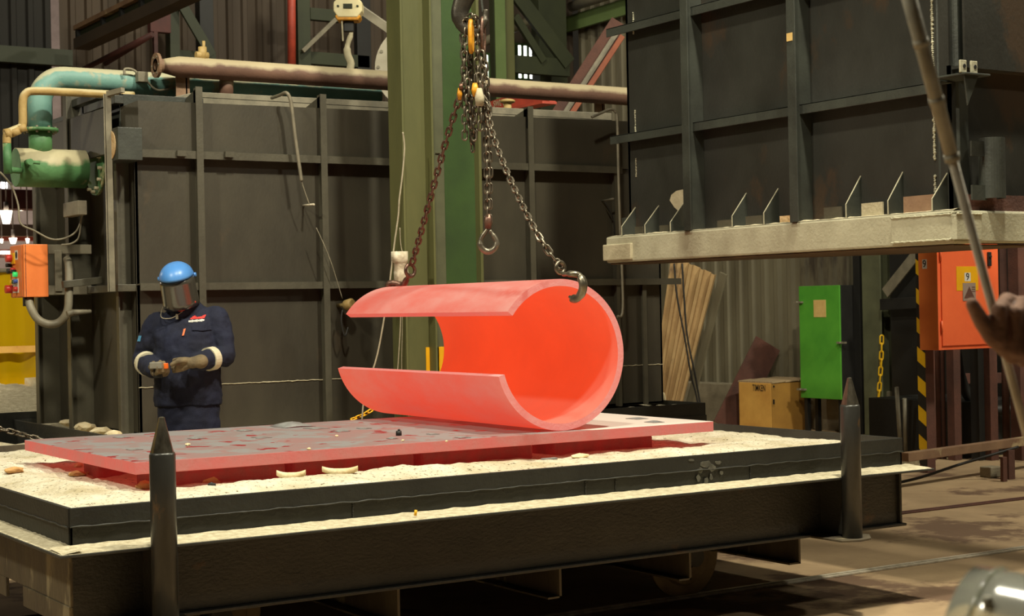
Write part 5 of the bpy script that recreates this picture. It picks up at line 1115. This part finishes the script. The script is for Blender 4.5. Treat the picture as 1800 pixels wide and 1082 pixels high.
# welding curtain
cu = thing('welding_curtain', (3.0, 15.0, 0), 'translucent yellow welding curtain behind the left cabinet', 'curtain')
ct = onY(50, 477, 15).z; mb = MB(); n = 150; xs = [-3 + 7.6*i/n for i in range(n + 1)]
vs = []
for x in xs:
    y = 15 + .05*math.sin(x*11) + .03*math.sin(x*23.7 + 1)
    vs += [V((x, y, .05)), V((x, y, ct))]
mb.add(vs, [(2*i, 2*i+2, 2*i+3, 2*i+1) for i in range(n)], True); mb.build('strip', M['curtain'], cu)
MB().cyl((-3, 15, ct + .01), (4.6, 15, ct + .01), .02, seg=8).build('rail', M['conduit'], cu)
zr = onY(50, 613, 14.9).z; MB().box((-3, 14.9, zr - .03), (4.6, 14.93, zr + .03)).build('cross_rail', M['wood_crate'], cu)
# sand car on the left
sc2 = thing('bogie_car', (1.6, 13.2, 0), 'another sand filled car at the far left, in front of the yellow curtain', 'furnace car')
z_r = .80; yN = onZ(50, 723, z_r).y
mb = MB(); mb.box((-2, yN, .55), (3.85, yN + .015, z_r)); mb.box((3.835, yN, .55), (3.85, yN + 2.8, z_r)); mb.box((-2, yN + 2.785, .55), (3.85, yN + 2.8, z_r)); mb.box((-2, yN - .006, .55), (3.855, yN, .67)); P('tray_wall', mb, M['strake'], sc2)
P('chassis', MB().box((-2, yN + .1, .2), (3.8, yN + 2.7, .56)), M['car_steel'], sc2)
for x in (-1, 3): MB().cyl((x, yN + .3, .19), (x, yN + .4, .19), .19, seg=20).build('wheel', M['car_steel'], sc2)
mb = MB(); nx, ny = 100, 40
for j in range(ny + 1):
    for i in range(nx + 1):
        x = -1.98 + 5.8*i/nx; y = yN + .02 + 2.75*j/ny; mb.v.append(V((x, y, .78 + .14*min(1, j/14) + .02*noise.noise(V((x*3, y*3, 1))) + .012*noise.noise(V((x*10, y*10, 1))))))
for j in range(ny):
    for i in range(nx): mb.sm.append(True); mb.m.append(0); mb.f.append((j*(nx+1)+i, j*(nx+1)+i+1, (j+1)*(nx+1)+i+1, (j+1)*(nx+1)+i))
tag(mb.build('sand', M['dust'], base=V((1.5, 13, .6))), 'heaped pale sand in the far left car', 'sand', kind='stuff')
for i, (px, py, L_, r, lab) in enumerate(((61, 677, .16, .055, 'pale fibre roll standing on the far left sand heap'), (92, 674, .22, .06, 'larger pale fibre roll lying right of the standing one, by the furnace edge'), (36, 682, .14, .03, 'flat pale fibre scrap left of the standing roll'))):
    c = onY(px, py, yN + 1.9); mb = MB()
    if i == 0: mb.cyl(c + V((0,0,-.07)), c + V((0,0,.065)), .082, .08, 22)
    elif i == 1: mb.cyl(c - V((.09,.05,0)), c + V((.16,.1,0)), .085, seg=22)
    else: mb.rock(c, (.11, .07, .035), 3)
    tag(mb.build('fibre_roll', M['chunk']), lab, 'fibre roll')
cm = MB(); chain_mesh(cm, spline([onY(-10, 751, 9.25), onY(20, 758, 9.2), onY(50, 766, 9.12), onY(82, 775, 9.05)], 8), .038, .011)
tag(cm.build('chain', M['chain_steel']), 'steel chain slanting down to the left end of the hot plate', 'chain')
mb = MB(); q = onZ(20, 748, .74); nx = 30
for j in range(9):
    for i in range(nx + 1): mb.v.append(V((1.4 + 1.85*i/nx, 10.3 + .9*j/8, .50 + .16*math.sin(math.pi*j/8) + .04*noise.noise(V((i*.4, j*.5, 2))))))
for j in range(8):
    for i in range(nx): mb.sm.append(True); mb.m.append(0); mb.f.append((j*(nx+1)+i, j*(nx+1)+i+1, (j+1)*(nx+1)+i+1, (j+1)*(nx+1)+i))
tag(mb.build('sand_heap', M['dust']), 'low strip of sand in the gap left of the furnace car', 'sand', kind='stuff')
tag(MB().box((1.3, 10.25, 0), (3.24, 11.25, .50)).build('plinth', M['black'], bev=.01), 'dark block in the gap left of the furnace car, under the sand strip', 'block')
# far hall
tag(bgbox(-200, 335, 130, 363, 30, .5).build('crane_girder', M['red_dark']), 'dark red crane girder in the far hall behind the green drum', 'beam')
tag(bgbox(-200, 395, 130, 413, 31, .5).build('walkway_beam', M['far_grey']), 'grey beam in the far hall below the bright lamp', 'beam')
tag(bgbox(-200, 416, 84, 421, 29, .3).build('crane_rail', M['red_paint']), 'orange crane rail in the far hall above the small cabinet', 'beam')
tag(bgbox(-200, 438, 130, 452, 32, .3).build('far_girder', M['red_dark']), 'red girder in the far hall level with the small cabinet top', 'beam')
for px in (84, 62): pass
def far_lamp(px0, py0, px1, py1, Y, lab):
    t = thing('factory_lamp', onY((px0 + px1)/2, py1, Y), lab, 'lamp', 'lit lamps in the far hall'); a = onY(px0, py0, Y); b = onY(px1, py1, Y); r = (b.x - a.x)/2; cx_ = (a.x + b.x)/2
    mb = MB(); mb.tube([(cx_, Y, b.z), (cx_, Y, (a.z + b.z)/2), (cx_, Y, a.z)], [r*.55, r*.8, r], 16); mb.build('diffuser', M['far_lamp'], t)
    MB().cyl((cx_, Y, a.z), (cx_, Y, a.z + .15), r*.4, seg=10).build('housing', M['far_grey'], t)
    MB().cyl((cx_, Y, a.z + .1), (cx_, Y, 14), .012, seg=6).build('hanger', M['far_grey'], t)
far_lamp(0, 370, 22, 393, 28, 'largest bright lamp in the far hall at the left edge')
far_lamp(30, 362, 44, 370, 33, 'small bright lamp in the far hall under the red girder'); far_lamp(16, 418, 30, 428, 28.5, 'bright lamp directly above the small orange cabinet, left of two'); far_lamp(45, 419, 52, 427, 28.5, 'bright lamp directly above the small orange cabinet, right of two'); far_lamp(0, 420, 6, 427, 28.5, 'lamp at the left edge above the small cabinet')
window('window_3', 0, 0, 1, 1, 1) if 0 else None
a = onY(-30, 330, 43.9); b = onY(10, 245, 43.9); tag(MB().box((a.x, 43.85, a.z), (b.x, 43.95, b.z)).build('window_3', M['daylight']), kind='structure')
a = onY(24, 300, 43.9); b = onY(29, 262, 43.9); tag(MB().box((a.x, 43.85, a.z), (b.x, 43.95, b.z)).build('window_4', M['daylight']), kind='structure')
a = onY(3, 446, 31.9); b = onY(19, 441, 31.9); tag(MB().box((a.x, 31.9, a.z), (b.x, 32.02, b.z)).build('strip_lamp', M['far_lamp']), 'thin bright strip lamp left of the small orange cabinet', 'lamp')

# ================================================================== PEOPLE
def remesh(o, vox, it=6, disp=0, dscale=.1):
    r = o.modifiers.new('remesh', 'REMESH'); r.mode = 'VOXEL'; r.voxel_size = vox; r.use_smooth_shade = True
    s_ = o.modifiers.new('smooth', 'SMOOTH'); s_.iterations = it; s_.factor = .5
    if disp:
        tx = bpy.data.textures.new('folds', 'CLOUDS'); tx.noise_scale = dscale; tx.noise_depth = 2
        d = o.modifiers.new('folds', 'DISPLACE'); d.texture = tx; d.strength = disp; d.mid_level = .5; d.texture_coords = 'LOCAL'
    return o
def limb(mb, pts, rs, seg=14):
    mb.tube(pts, rs, seg)
    for p, r in zip(pts, rs): mb.sphere(p, r*.985, 14, 8)
def hand(mb, wrist, palm_end, side, nrm, curl, thumb, s=1.0, rad=.0095):
    """palm from wrist to knuckles; side = direction index->little; nrm = palm facing; curl = list of 4 bends; thumb = three points"""
    w_ = V(wrist); k = V(palm_end); sd = V(side).normalized(); n = V(nrm).normalized(); d = (k - w_).normalized()
    mb.loft([(w_ - d*.03, sd*.027*s, n*.021*s), (w_, sd*.028*s, n*.02*s), (w_.lerp(k, .5), sd*.040*s, n*.017*s), (k, sd*.043*s, n*.015*s), (k + d*.008, sd*.036*s, n*.010*s)], 16, 2.6)
    for i in range(4):
        b = k + sd*(-.031 + .0207*i)*s - d*.004; L = (.042, .046, .043, .034)[i]*s; a = 0; p = b; pts = [p - d*.012, p]
        for j, f in enumerate((1, .68, .52)):
            a += curl[i]*(.8, 1.0, .8)[j]; dd = d*math.cos(a) + n*math.sin(a); p = p + dd*L*f; pts.append(p)
        r = rad*s*(1, 1.02, 1, .88)[i]; limb(mb, pts, [r*1.08, r*1.06, r, r*.95, r*.82], 10)
    limb(mb, [V(p) for p in thumb], [rad*1.35*s, rad*1.2*s, rad*1.1*s, rad*.9*s][:len(thumb)], 10)

base = at(325, 700, 9.53)
wk1 = thing('person', (base.x, base.y, 0), 'person standing behind the hot plate in navy overalls and blue-topped face shield, holding a remote', 'person', rz=math.atan2(_r.y, _r.x))
W[wk1] = V((0,0,0))
HM = Matrix.Translation(V((-.012, -.055, 1.655))) @ Matrix.Rotation(math.radians(-6), 4, 'Y') @ Matrix.Rotation(math.radians(17), 4, 'X')
def hp_(x, y, z): return HM @ V((x, y, z))
hx, hy, hz = (HM.to_3x3() @ V(a) for a in ((1,0,0), (0,1,0), (0,0,1)))
SL, SRt = V((-.165, .01, 1.445)), V((.200, .01, 1.475))
EL, ER = V((-.240, .005, 1.215)), V((.245, -.045, 1.235))
WL, WR = V((-.118, -.235, 1.160)), V((.100, -.27, 1.205))
# body: one continuous surface
bd = MB()
bd.loft([(hp_(0, .0, -.125), hx*.035, hy*.045), (hp_(0, -.01, -.095), hx*.056, hy*.072), (hp_(0, -.004, -.04), hx*.068, hy*.088), (hp_(0, .0, .02), hx*.075, hy*.097), (hp_(0, .005, .07), hx*.068, hy*.088), (hp_(0, .01, .108), hx*.035, hy*.045)], 20)
bd.tube([hp_(0, -.088, .02), hp_(0, -.112, -.022), hp_(0, -.090, -.032)], [.009, .016, .010], 8)       # nose
for s_ in (-1, 1):
    bd.sphere(hp_(.078*s_, .012, -.005), (.012, .022, .032), 10, 6); bd.sphere(hp_(.03*s_, -.088, .012), .013, 8, 6)   # ears, eyes
bd.tube([hp_(-.025, -.092, -.062), hp_(0, -.097, -.064), hp_(.025, -.092, -.062)], [.006, .009, .006], 8)  # mouth
limb(bd, [(.012, .0, 1.44), (.006, -.015, 1.52), hp_(0, .02, -.06)], [.075, .060, .056])
bd.loft([((.02, 0, .90), (.15,0,0), (0,.10,0)), ((.02, 0, 1.02), (.155,0,0), (0,.115,0)), ((.018, .0, 1.18), (.15,0,0), (0,.115,0)), ((.015, .0, 1.34), (.158,0,0), (0,.11,0)), ((.016, .0, 1.44), (.15,0,0), (0,.085,0)), ((.014, .0, 1.49), (.09,0,0), (0,.06,0))], 22)
for S_, E_, W_ in ((SL, EL, WL), (SRt, ER, WR)): limb(bd, [S_*.92 + V((.001,0,.115)), E_, E_.lerp(W_, .4), W_], [.052, .042, .042, .030])
for x0, x1 in ((-.06, -.075), (.10, .125)): limb(bd, [(x0, 0, .90), (x0, -.005, .70), (x1, 0, .48), (x1, .02, .30), (x1, .02, .08)], [.085, .078, .055, .054, .038]); bd.loft([((x1, .07, .05), (.035,0,0), (0,0,.045)), ((x1, .0, .06), (.042,0,0), (0,0,.055)), ((x1, -.16, .035), (.042,0,0), (0,0,.03))], 14)
hand(bd, WR, WR + V((-.082, -.018, -.012)), (-.15, .1, -1), (.1, 1, 0), (.9, .75, .8, .9), [WR + V((-.03, -.02, .012)), WR + V((-.07, -.05, .012)), WR + V((-.105, -.05, -.006))], .95, .0085)
hand(bd, WL, WL + V((.045, -.062, -.018)), (1, .6, 0), (0, -.2, 1), (.75, .8, .8, .8), [WL + V((.0, -.03, .006)), WL + V((-.012, -.075, .026)), WL + V((.012, -.098, .05))], .95, .0085)
remesh(bd.build('body', M['skin'], wk1, local=True), .009, 4)
# jacket
jk = MB()
jk.loft([((.020, .005, .945), (.196,0,0), (0,.150,0)), ((.018, .005, 1.0), (.197,0,0), (0,.155,0)), ((.020, -.008, 1.12), (.193,0,0), (0,.165,0)), ((.018, -.008, 1.24), (.190,0,0), (0,.160,0)), ((.016, .0, 1.36), (.195,0,0), (0,.145,0)), ((.016, .008, 1.44), (.185,0,.012), (0,.118,0)), ((.016, .012, 1.49), (.150,0,.014), (0,.095,0)), ((.014, .006, 1.525), (.095,0,.012), (0,.082,0)), ((.012, .0, 1.545), (.075,0,.01), (0,.078,0))], 28, 2.3)
for S_, E_, W_ in ((SL, EL, WL), (SRt, ER, WR)):
    cuff = E_.lerp(W_, .88); limb(jk, [S_*.94 + V((.001,0,.062)), S_.lerp(E_, .5), E_, E_.lerp(W_, .45), cuff], [.083, .074, .068, .063, .052])
jk.tube([(-.055, -.085, 1.50), (.0, -.105, 1.485), (.045, -.09, 1.505), (.075, -.03, 1.545)], [.018, .016, .018, .02], 10)
remesh(jk.build('jacket', M['navy'], wk1, local=True), .0085, 5, .020, .055)
tr = MB()
tr.loft([((.02, 0, .80), (.175,0,0), (0,.125,0)), ((.02, .0, .90), (.18,0,0), (0,.130,0)), ((.02, .0, .985), (.18,0,0), (0,.135,0))], 24, 2.3)
for x0, x1 in ((-.06, -.078), (.10, .128)): limb(tr, [(x0, 0, .86), (x0*1.02, -.005, .68), (x1, .0, .48), (x1, .02, .28), (x1, .02, .10)], [.108, .100, .086, .080, .074])
remesh(tr.build('trousers', M['navy'], wk1, local=True), .010, 5, .018, .07)
for x1 in (-.078, .128):
    mb = MB(); mb.loft([((x1, .09, .06), (.036,0,0), (0,0,.055)), ((x1, .03, .075), (.045,0,0), (0,0,.075)), ((x1, -.06, .06), (.048,0,0), (0,0,.058)), ((x1, -.17, .038), (.048,0,0), (0,0,.036)), ((x1, -.20, .03), (.03,0,0), (0,0,.022))], 16); limb(mb, [(x1, .03, .06), (x1, .025, .18)], [.055, .055])
    remesh(mb.build('boot', M['leather'], wk1, local=True), .009, 3)
def ringband(p, q, r, name, mt, wdt=.045, bulge=1.0):
    """tape round a sleeve, between p and q"""
    p, q = V(p), V(q); d = (q - p).normalized(); mb = MB(); mb.pipe(p, p + d*wdt, r, r - .016, 24); return mb.build(name, mt, wk1, local=True)
ringband(EL.lerp(WL, .22), WL, .0705, 'reflective_band', M['reflect'], .042); ringband(ER.lerp(WR, .34), WR, .0685, 'reflective_band', M['reflect'], .048)
g1 = MB(); hand(g1, WR, WR + V((-.082, -.018, -.012)), (-.15, .1, -1), (.1, 1, 0), (.9, .75, .8, .9), [WR + V((-.03, -.02, .012)), WR + V((-.07, -.05, .012)), WR + V((-.105, -.05, -.006))], 1.06, .0115); limb(g1, [WR + V((.05, .01, .006)), WR], [.042, .034])
remesh(g1.build('glove', M['glove'], wk1, local=True), .0045, 3)
g2 = MB(); hand(g2, WL, WL + V((.045, -.062, -.018)), (1, .6, 0), (0, -.2, 1), (.75, .8, .8, .8), [WL + V((.0, -.03, .006)), WL + V((-.012, -.075, .026)), WL + V((.012, -.098, .05))], 1.06, .0115); limb(g2, [WL + V((-.015, .04, .01)), WL], [.042, .034])
remesh(g2.build('glove', M['glove'], wk1, local=True), .0045, 3)
# red shirt collar
mb = MB(); cpts = [V((.012 + .066*math.cos(a), -.012 + .060*math.sin(a), 1.548 + .012*math.cos(a))) for a in [math.pi*2*i/24 for i in range(25)]]; mb.tube(cpts, .017, 10, cap=False); mb.tube(spline([(-.070, -.085, 1.553), (-.035, -.118, 1.528), (.010, -.128, 1.508), (.055, -.118, 1.530), (.088, -.09, 1.556)], 4), .010, 8); mb.build('shirt_collar', M['red_collar'], wk1, local=True)
# face shield: crown, visor, knobs, cord
cr_ = MB(); rings = []
for i in range(9):
    t = i/8; zz = .055 + .085*math.sin(t*math.pi/2)**1.15; r_ = math.cos(t*math.pi/2*.97); rings.append((hp_(0, -.015, zz), hx*.101*max(.1, r_**.95), hy*.125*max(.1, r_**.95)))
cr_.loft(rings, 28); crn = cr_.build('shield_crown', M['blue'], wk1, local=True)
mb = MB(); mb.pipe(hp_(0, -.015, .045), hp_(0, -.015, .064), .100, .094, 36)
for s_ in (-1, 1): mb.cyl(hp_(.095*s_, .0, .05), hp_(.112*s_, .0, .05), .012)
mb.build('brow_band', M['blue'], crn, local=True)
vz = MB(); vs = []; n = 32
for i in range(n + 1):
    a = math.radians(-105 + 210*i/n)
    for j in range(7): z = .052 - .172*j/6; rr = .100 + .006*j/6; vs.append(hp_(rr*math.sin(a), -.020 - rr*1.08*math.cos(a), z))
vz.add(vs, [(i*7+j, (i+1)*7+j, (i+1)*7+j+1, i*7+j+1) for i in range(n) for j in range(6)], True); vs_ = vz.build('visor', M['visor_smoke'], wk1, local=True)
so = vs_.modifiers.new('thickness', 'SOLIDIFY'); so.thickness = .0015
mb = MB().tube(spline([hp_(-.10, -.0, -.10), (-.115, -.06, 1.50), (-.10, -.12, 1.465), (-.05, -.13, 1.46), (-.015, -.125, 1.475), (.02, -.115, 1.50)], 6), .0025, 6); mb.build('cord', M['wire'], wk1, local=True)
mb = MB(); mb.box((-.018, -.128, 1.455), (-.004, -.112, 1.485)); mb.build('zip_puller', M['conduit'], wk1, local=True)
# chest marks: red word over white line, pocket flap, pen tab, sleeve badge; flat pieces laid on the jacket
def patch(quads, name, mt, off=.003):
    mb = MB()
    for c_, hx_, hz_ in quads:
        c_, hx_, hz_ = V(c_), V(hx_), V(hz_); mb.add([c_ - hx_ - hz_, c_ + hx_ - hz_, c_ + hx_ + hz_, c_ - hx_ + hz_], [(0,1,2,3)])
    o = mb.build(name, mt, wk1, local=True); o['seat'] = off; return o
hts = (.008, .017, .020, .015, .010, .011, .012, .013, .018, .020)
patch([((.066 + i*.0080, -.30, 1.452 + hh*.5 + i*.0004), (.0041, 0, 0), (hh*.18, 0, hh*.5)) for i, hh in enumerate(hts)], 'chest_logo', M['logo_red'])
patch([((.056 + i*.0088, -.30, 1.440 + i*.0006), (.0037, 0, 0), (0, 0, .0048 + .0012*((i*7) % 3))) for i in range(10)], 'chest_lettering', M['white'])
patch([((.082 + i*.0105, -.30, 1.396 + .004*abs(i - 4.5)/4.5), (.0053, 0, 0), (0, 0, .012)) for i in range(10)], 'pocket_flap', M['navy'], .007)
patch([((.030, -.30, 1.378), (.0055, 0, .001), (.004, 0, .019))], 'pen', M['tool_orange'], .004)
patch([((-.248, -.30, 1.345), (.010, 0, 0), (.004, 0, .016))], 'sleeve_badge', M['badge_blue'])
jkt = [c for c in wk1.children if c.name.split('.')[0] == 'jacket'][0]
for c in wk1.children:
    if c.name.split('.')[0] in ('chest_logo', 'chest_lettering', 'pen', 'sleeve_badge', 'pocket_flap'):
        sw = c.modifiers.new('seat', 'SHRINKWRAP'); sw.target = jkt; sw.wrap_method = 'PROJECT'; sw.use_project_y = True; sw.use_positive_direction = True; sw.use_negative_direction = False; sw.wrap_mode = 'ABOVE_SURFACE'; sw.offset = c['seat']; del c['seat']
        so = c.modifiers.new('thickness', 'SOLIDIFY'); so.thickness = .0015
# the remote in the hands: a thing of its own
RMl = Matrix.Translation(wk1.location) @ Matrix.Rotation(wk1.rotation_euler.z, 4, 'Z')
def loc(p): return RMl @ V(p)
rm = thing('remote_control', loc((-.086, -.30, 1.13)), 'grey crane remote held in the worker gloved hands', 'remote')
ux_ = (loc((1,0,0)) - loc((0,0,0))); uy_ = loc((0,1,0)) - loc((0,0,0))
P('body', MB().obox(loc((-.088, -.335, 1.196)), ux_*.036, uy_*.030, V((0,0,.019))), M['tool_grey'], rm, .005)
P('grip', MB().obox(loc((-.086, -.310, 1.150)), ux_*.024, uy_*.018, V((0,0,.026))), M['black'], rm, .006)
P('button', MB().obox(loc((-.036, -.332, 1.192)), ux_*.012, uy_*.012, V((0,0,.016))), M['tool_orange'], rm, .004)

# ------------------------------------------------------------------ worker at the right edge, near the camera
pole = thing('poking_bar', at(1805, 760, 2.5), 'long pale metal bar slanting down in a gloved hand at the right', 'bar')
p0, p1, p2 = at(1588, -40, 2.25), at(1741, 520, 2.42), at(1812, 790, 2.50); dv = (p2 - p0)
pj = p0 + dv*.36
mb = MB(); mb.tube([p0, p0.lerp(pj, .5), pj], [.0105, .0105, .0100], 14); P('upper_tube', mb, M['rod'], pole, 0)
mb = MB(); mb.tube([p0.lerp(pj, .98), p2 + dv*.4], [.0072, .0058], 8, squash=.6, up=RGT); P('lower_bar', mb, M['rail_top'], pole, 0)
for t in (.12, .235, .35):
    q = p0 + dv*t; mb = MB().cyl(q, q + dv.normalized()*.010, .0113, seg=14); mb.build('collar', M['rod'], pole)
wk2 = thing('person', at(2150, 1150, 2.0) * 1.0, 'person at the right edge in brown gloves gripping a long bar, clear face shield raised', 'person')
wk2.location.z = 0; W[wk2] = V((0,0,0)) ; W[wk2] = V(wk2.location)
def cam(r, u, f): return RGT*r + UPV*u + FWD*f
WRi = at(1905, 596, 2.52); ELb = at(2160, 700, 2.42); SHd = at(2330, 980, 2.15)
HDc = at(2120, 1180, 1.66)
KN = [at(1772 + 24*i, 532 + 5*i, 2.44 + .004*i) for i in range(4)]
def grip(mb, s=1.0, r=.0118):
    mb.loft([(WRi, UPV*.034*s, FWD*.026*s), (at(1862, 588, 2.50), UPV*.042*s, FWD*.026*s), (at(1815, 578, 2.47), UPV*.050*s, FWD*.024*s), (at(1785, 574, 2.458), UPV*.047*s, FWD*.020*s)], 18, 2.6)
    for i in range(4):
        x = 1762 + 28*i; yb_ = 596 + (0, 20, 26, 20)[i]; dn = 2.40 + .006*i
        limb(mb, [at(x + 34, 540 + 4*i, 2.46), at(x + 8, 528 + 6*i, 2.435), at(x - 6, 545 + 6*i, dn), at(x - 4, yb_, dn), at(x + 8, yb_ + 18, dn + .035)], [r*1.1, r*1.1, r*1.02, r*.98, r*.85], 12)
    limb(mb, [at(1786, 548, 2.45), at(1835, 556, 2.46), at(1885, 566, 2.475)], [.017*s, .018*s, .018*s], 12)
    limb(mb, [at(1830, 612, 2.46), at(1782, 622, 2.425), at(1745, 592, 2.405), at(1724, 562, 2.40), at(1709, 534, 2.395)], [r*1.5, r*1.35, r*1.2, r*1.05, r*.85], 12)
bd = MB()
HIP = at(2520, 1120, 2.35); HIP.z = .92
limb(bd, [HIP, HIP.lerp(SHd, .5), SHd + V((0,0,-.05)), HDc.lerp(SHd, .45), HDc], [.14, .15, .11, .062, .06])
bd.sphere(HDc, (.085, .085, .105), 18, 12)
limb(bd, [SHd, ELb, ELb.lerp(WRi, .4), WRi], [.058, .045, .043, .031]); grip(bd, .9, .0095)
S2 = SHd + cam(.22, -.12, .28); limb(bd, [SHd, S2, S2 + cam(.06, -.28, .1), S2 + cam(-.1, -.42, -.05)], [.09, .055, .044, .034])
for s_ in (-1, 1):
    q = HIP + RGT*.09*s_; limb(bd, [q, V((q.x, q.y, .48)), V((q.x + .03, q.y + .05, .08))], [.09, .06, .045]); bd.loft([(V((q.x + .04, q.y + .06, .04)), (.045,0,0), (0,0,.04)), (V((q.x - .06, q.y - .10, .035)), (.045,0,0), (0,0,.033))], 12)
remesh(bd.build('body', M['skin'], wk2), .010, 3)
cl = MB(); limb(cl, [HIP + V((0,0,-.05)), HIP.lerp(SHd, .5), SHd + V((0,0,-.04))], [.17, .18, .14]); limb(cl, [SHd, SHd.lerp(ELb, .5), ELb, ELb.lerp(WRi, .5), ELb.lerp(WRi, .93)], [.085, .075, .066, .060, .052]); limb(cl, [S2, S2 + cam(.06, -.28, .1)], [.075, .06]); limb(cl, [SHd, S2], [.12, .09])
remesh(cl.build('jacket', M['sleeve'], wk2), .010, 4, .012, .06)
tr = MB()
for s_ in (-1, 1):
    q = HIP + RGT*.09*s_; limb(tr, [q, V((q.x, q.y, .48)), V((q.x + .03, q.y + .05, .10))], [.13, .095, .08])
remesh(tr.build('trousers', M['navy'], wk2), .012, 4)
g = MB(); grip(g); limb(g, [WRi, at(1950, 610, 2.51)], [.040, .046]); remesh(g.build('glove', M['glove_brown'], wk2), .003, 2)
# raised clear shield: a curved sheet with rim and clips
ax_ = cam(.85, -.10, -.52).normalized(); b1 = (UPV - ax_*UPV.dot(ax_)).normalized(); b2 = ax_.cross(b1)
if b2.dot(FWD) > 0: b2 = -b2
cl_ = at(1690, 1222, 1.66); RV = .134; n = 36; vs = []
angs = [math.radians(-25 + 150*i/n) for i in range(n + 1)]
for a in angs:
    for j in range(9):
        e = .03*(1 - min(1, (math.degrees(a) + 25)/25 if a < 0 else (125 - math.degrees(a))/18))
        vs.append(cl_ + (b2*math.cos(a) + b1*math.sin(a))*RV + ax_*(e*(1 - j/8) + .30*j/8))
mb = MB(); mb.add(vs, [(i*9+j, (i+1)*9+j, (i+1)*9+j+1, i*9+j+1) for i in range(n) for j in range(8)], True); vv = mb.build('visor', M['visor_clear'], wk2)
so = vv.modifiers.new('thickness', 'SOLIDIFY'); so.thickness = .0018
mb = MB(); mb.tube([cl_ + (b2*math.cos(a) + b1*math.sin(a))*(RV + .001) + ax_*.022 for a in angs[4:-4]], .0022, 6); mb.build('visor_rim', M['visor_clear'], vv)
for a in (40, 58):
    q = cl_ + (b2*math.cos(math.radians(a)) + b1*math.sin(math.radians(a)))*(RV + .003) + ax_*.035; mb = MB().sphere(q, .006, 10, 6); mb.build('clip', M['rod'], vv)
mb = MB(); mb.loft([(HDc + V((0,0,.03)), RGT*.10, FWD*.11), (HDc + V((0,0,.09)), RGT*.085, FWD*.095), (HDc + V((0,0,.125)), RGT*.03, FWD*.03)], 20); mb.build('shield_crown', M['blue'], wk2)
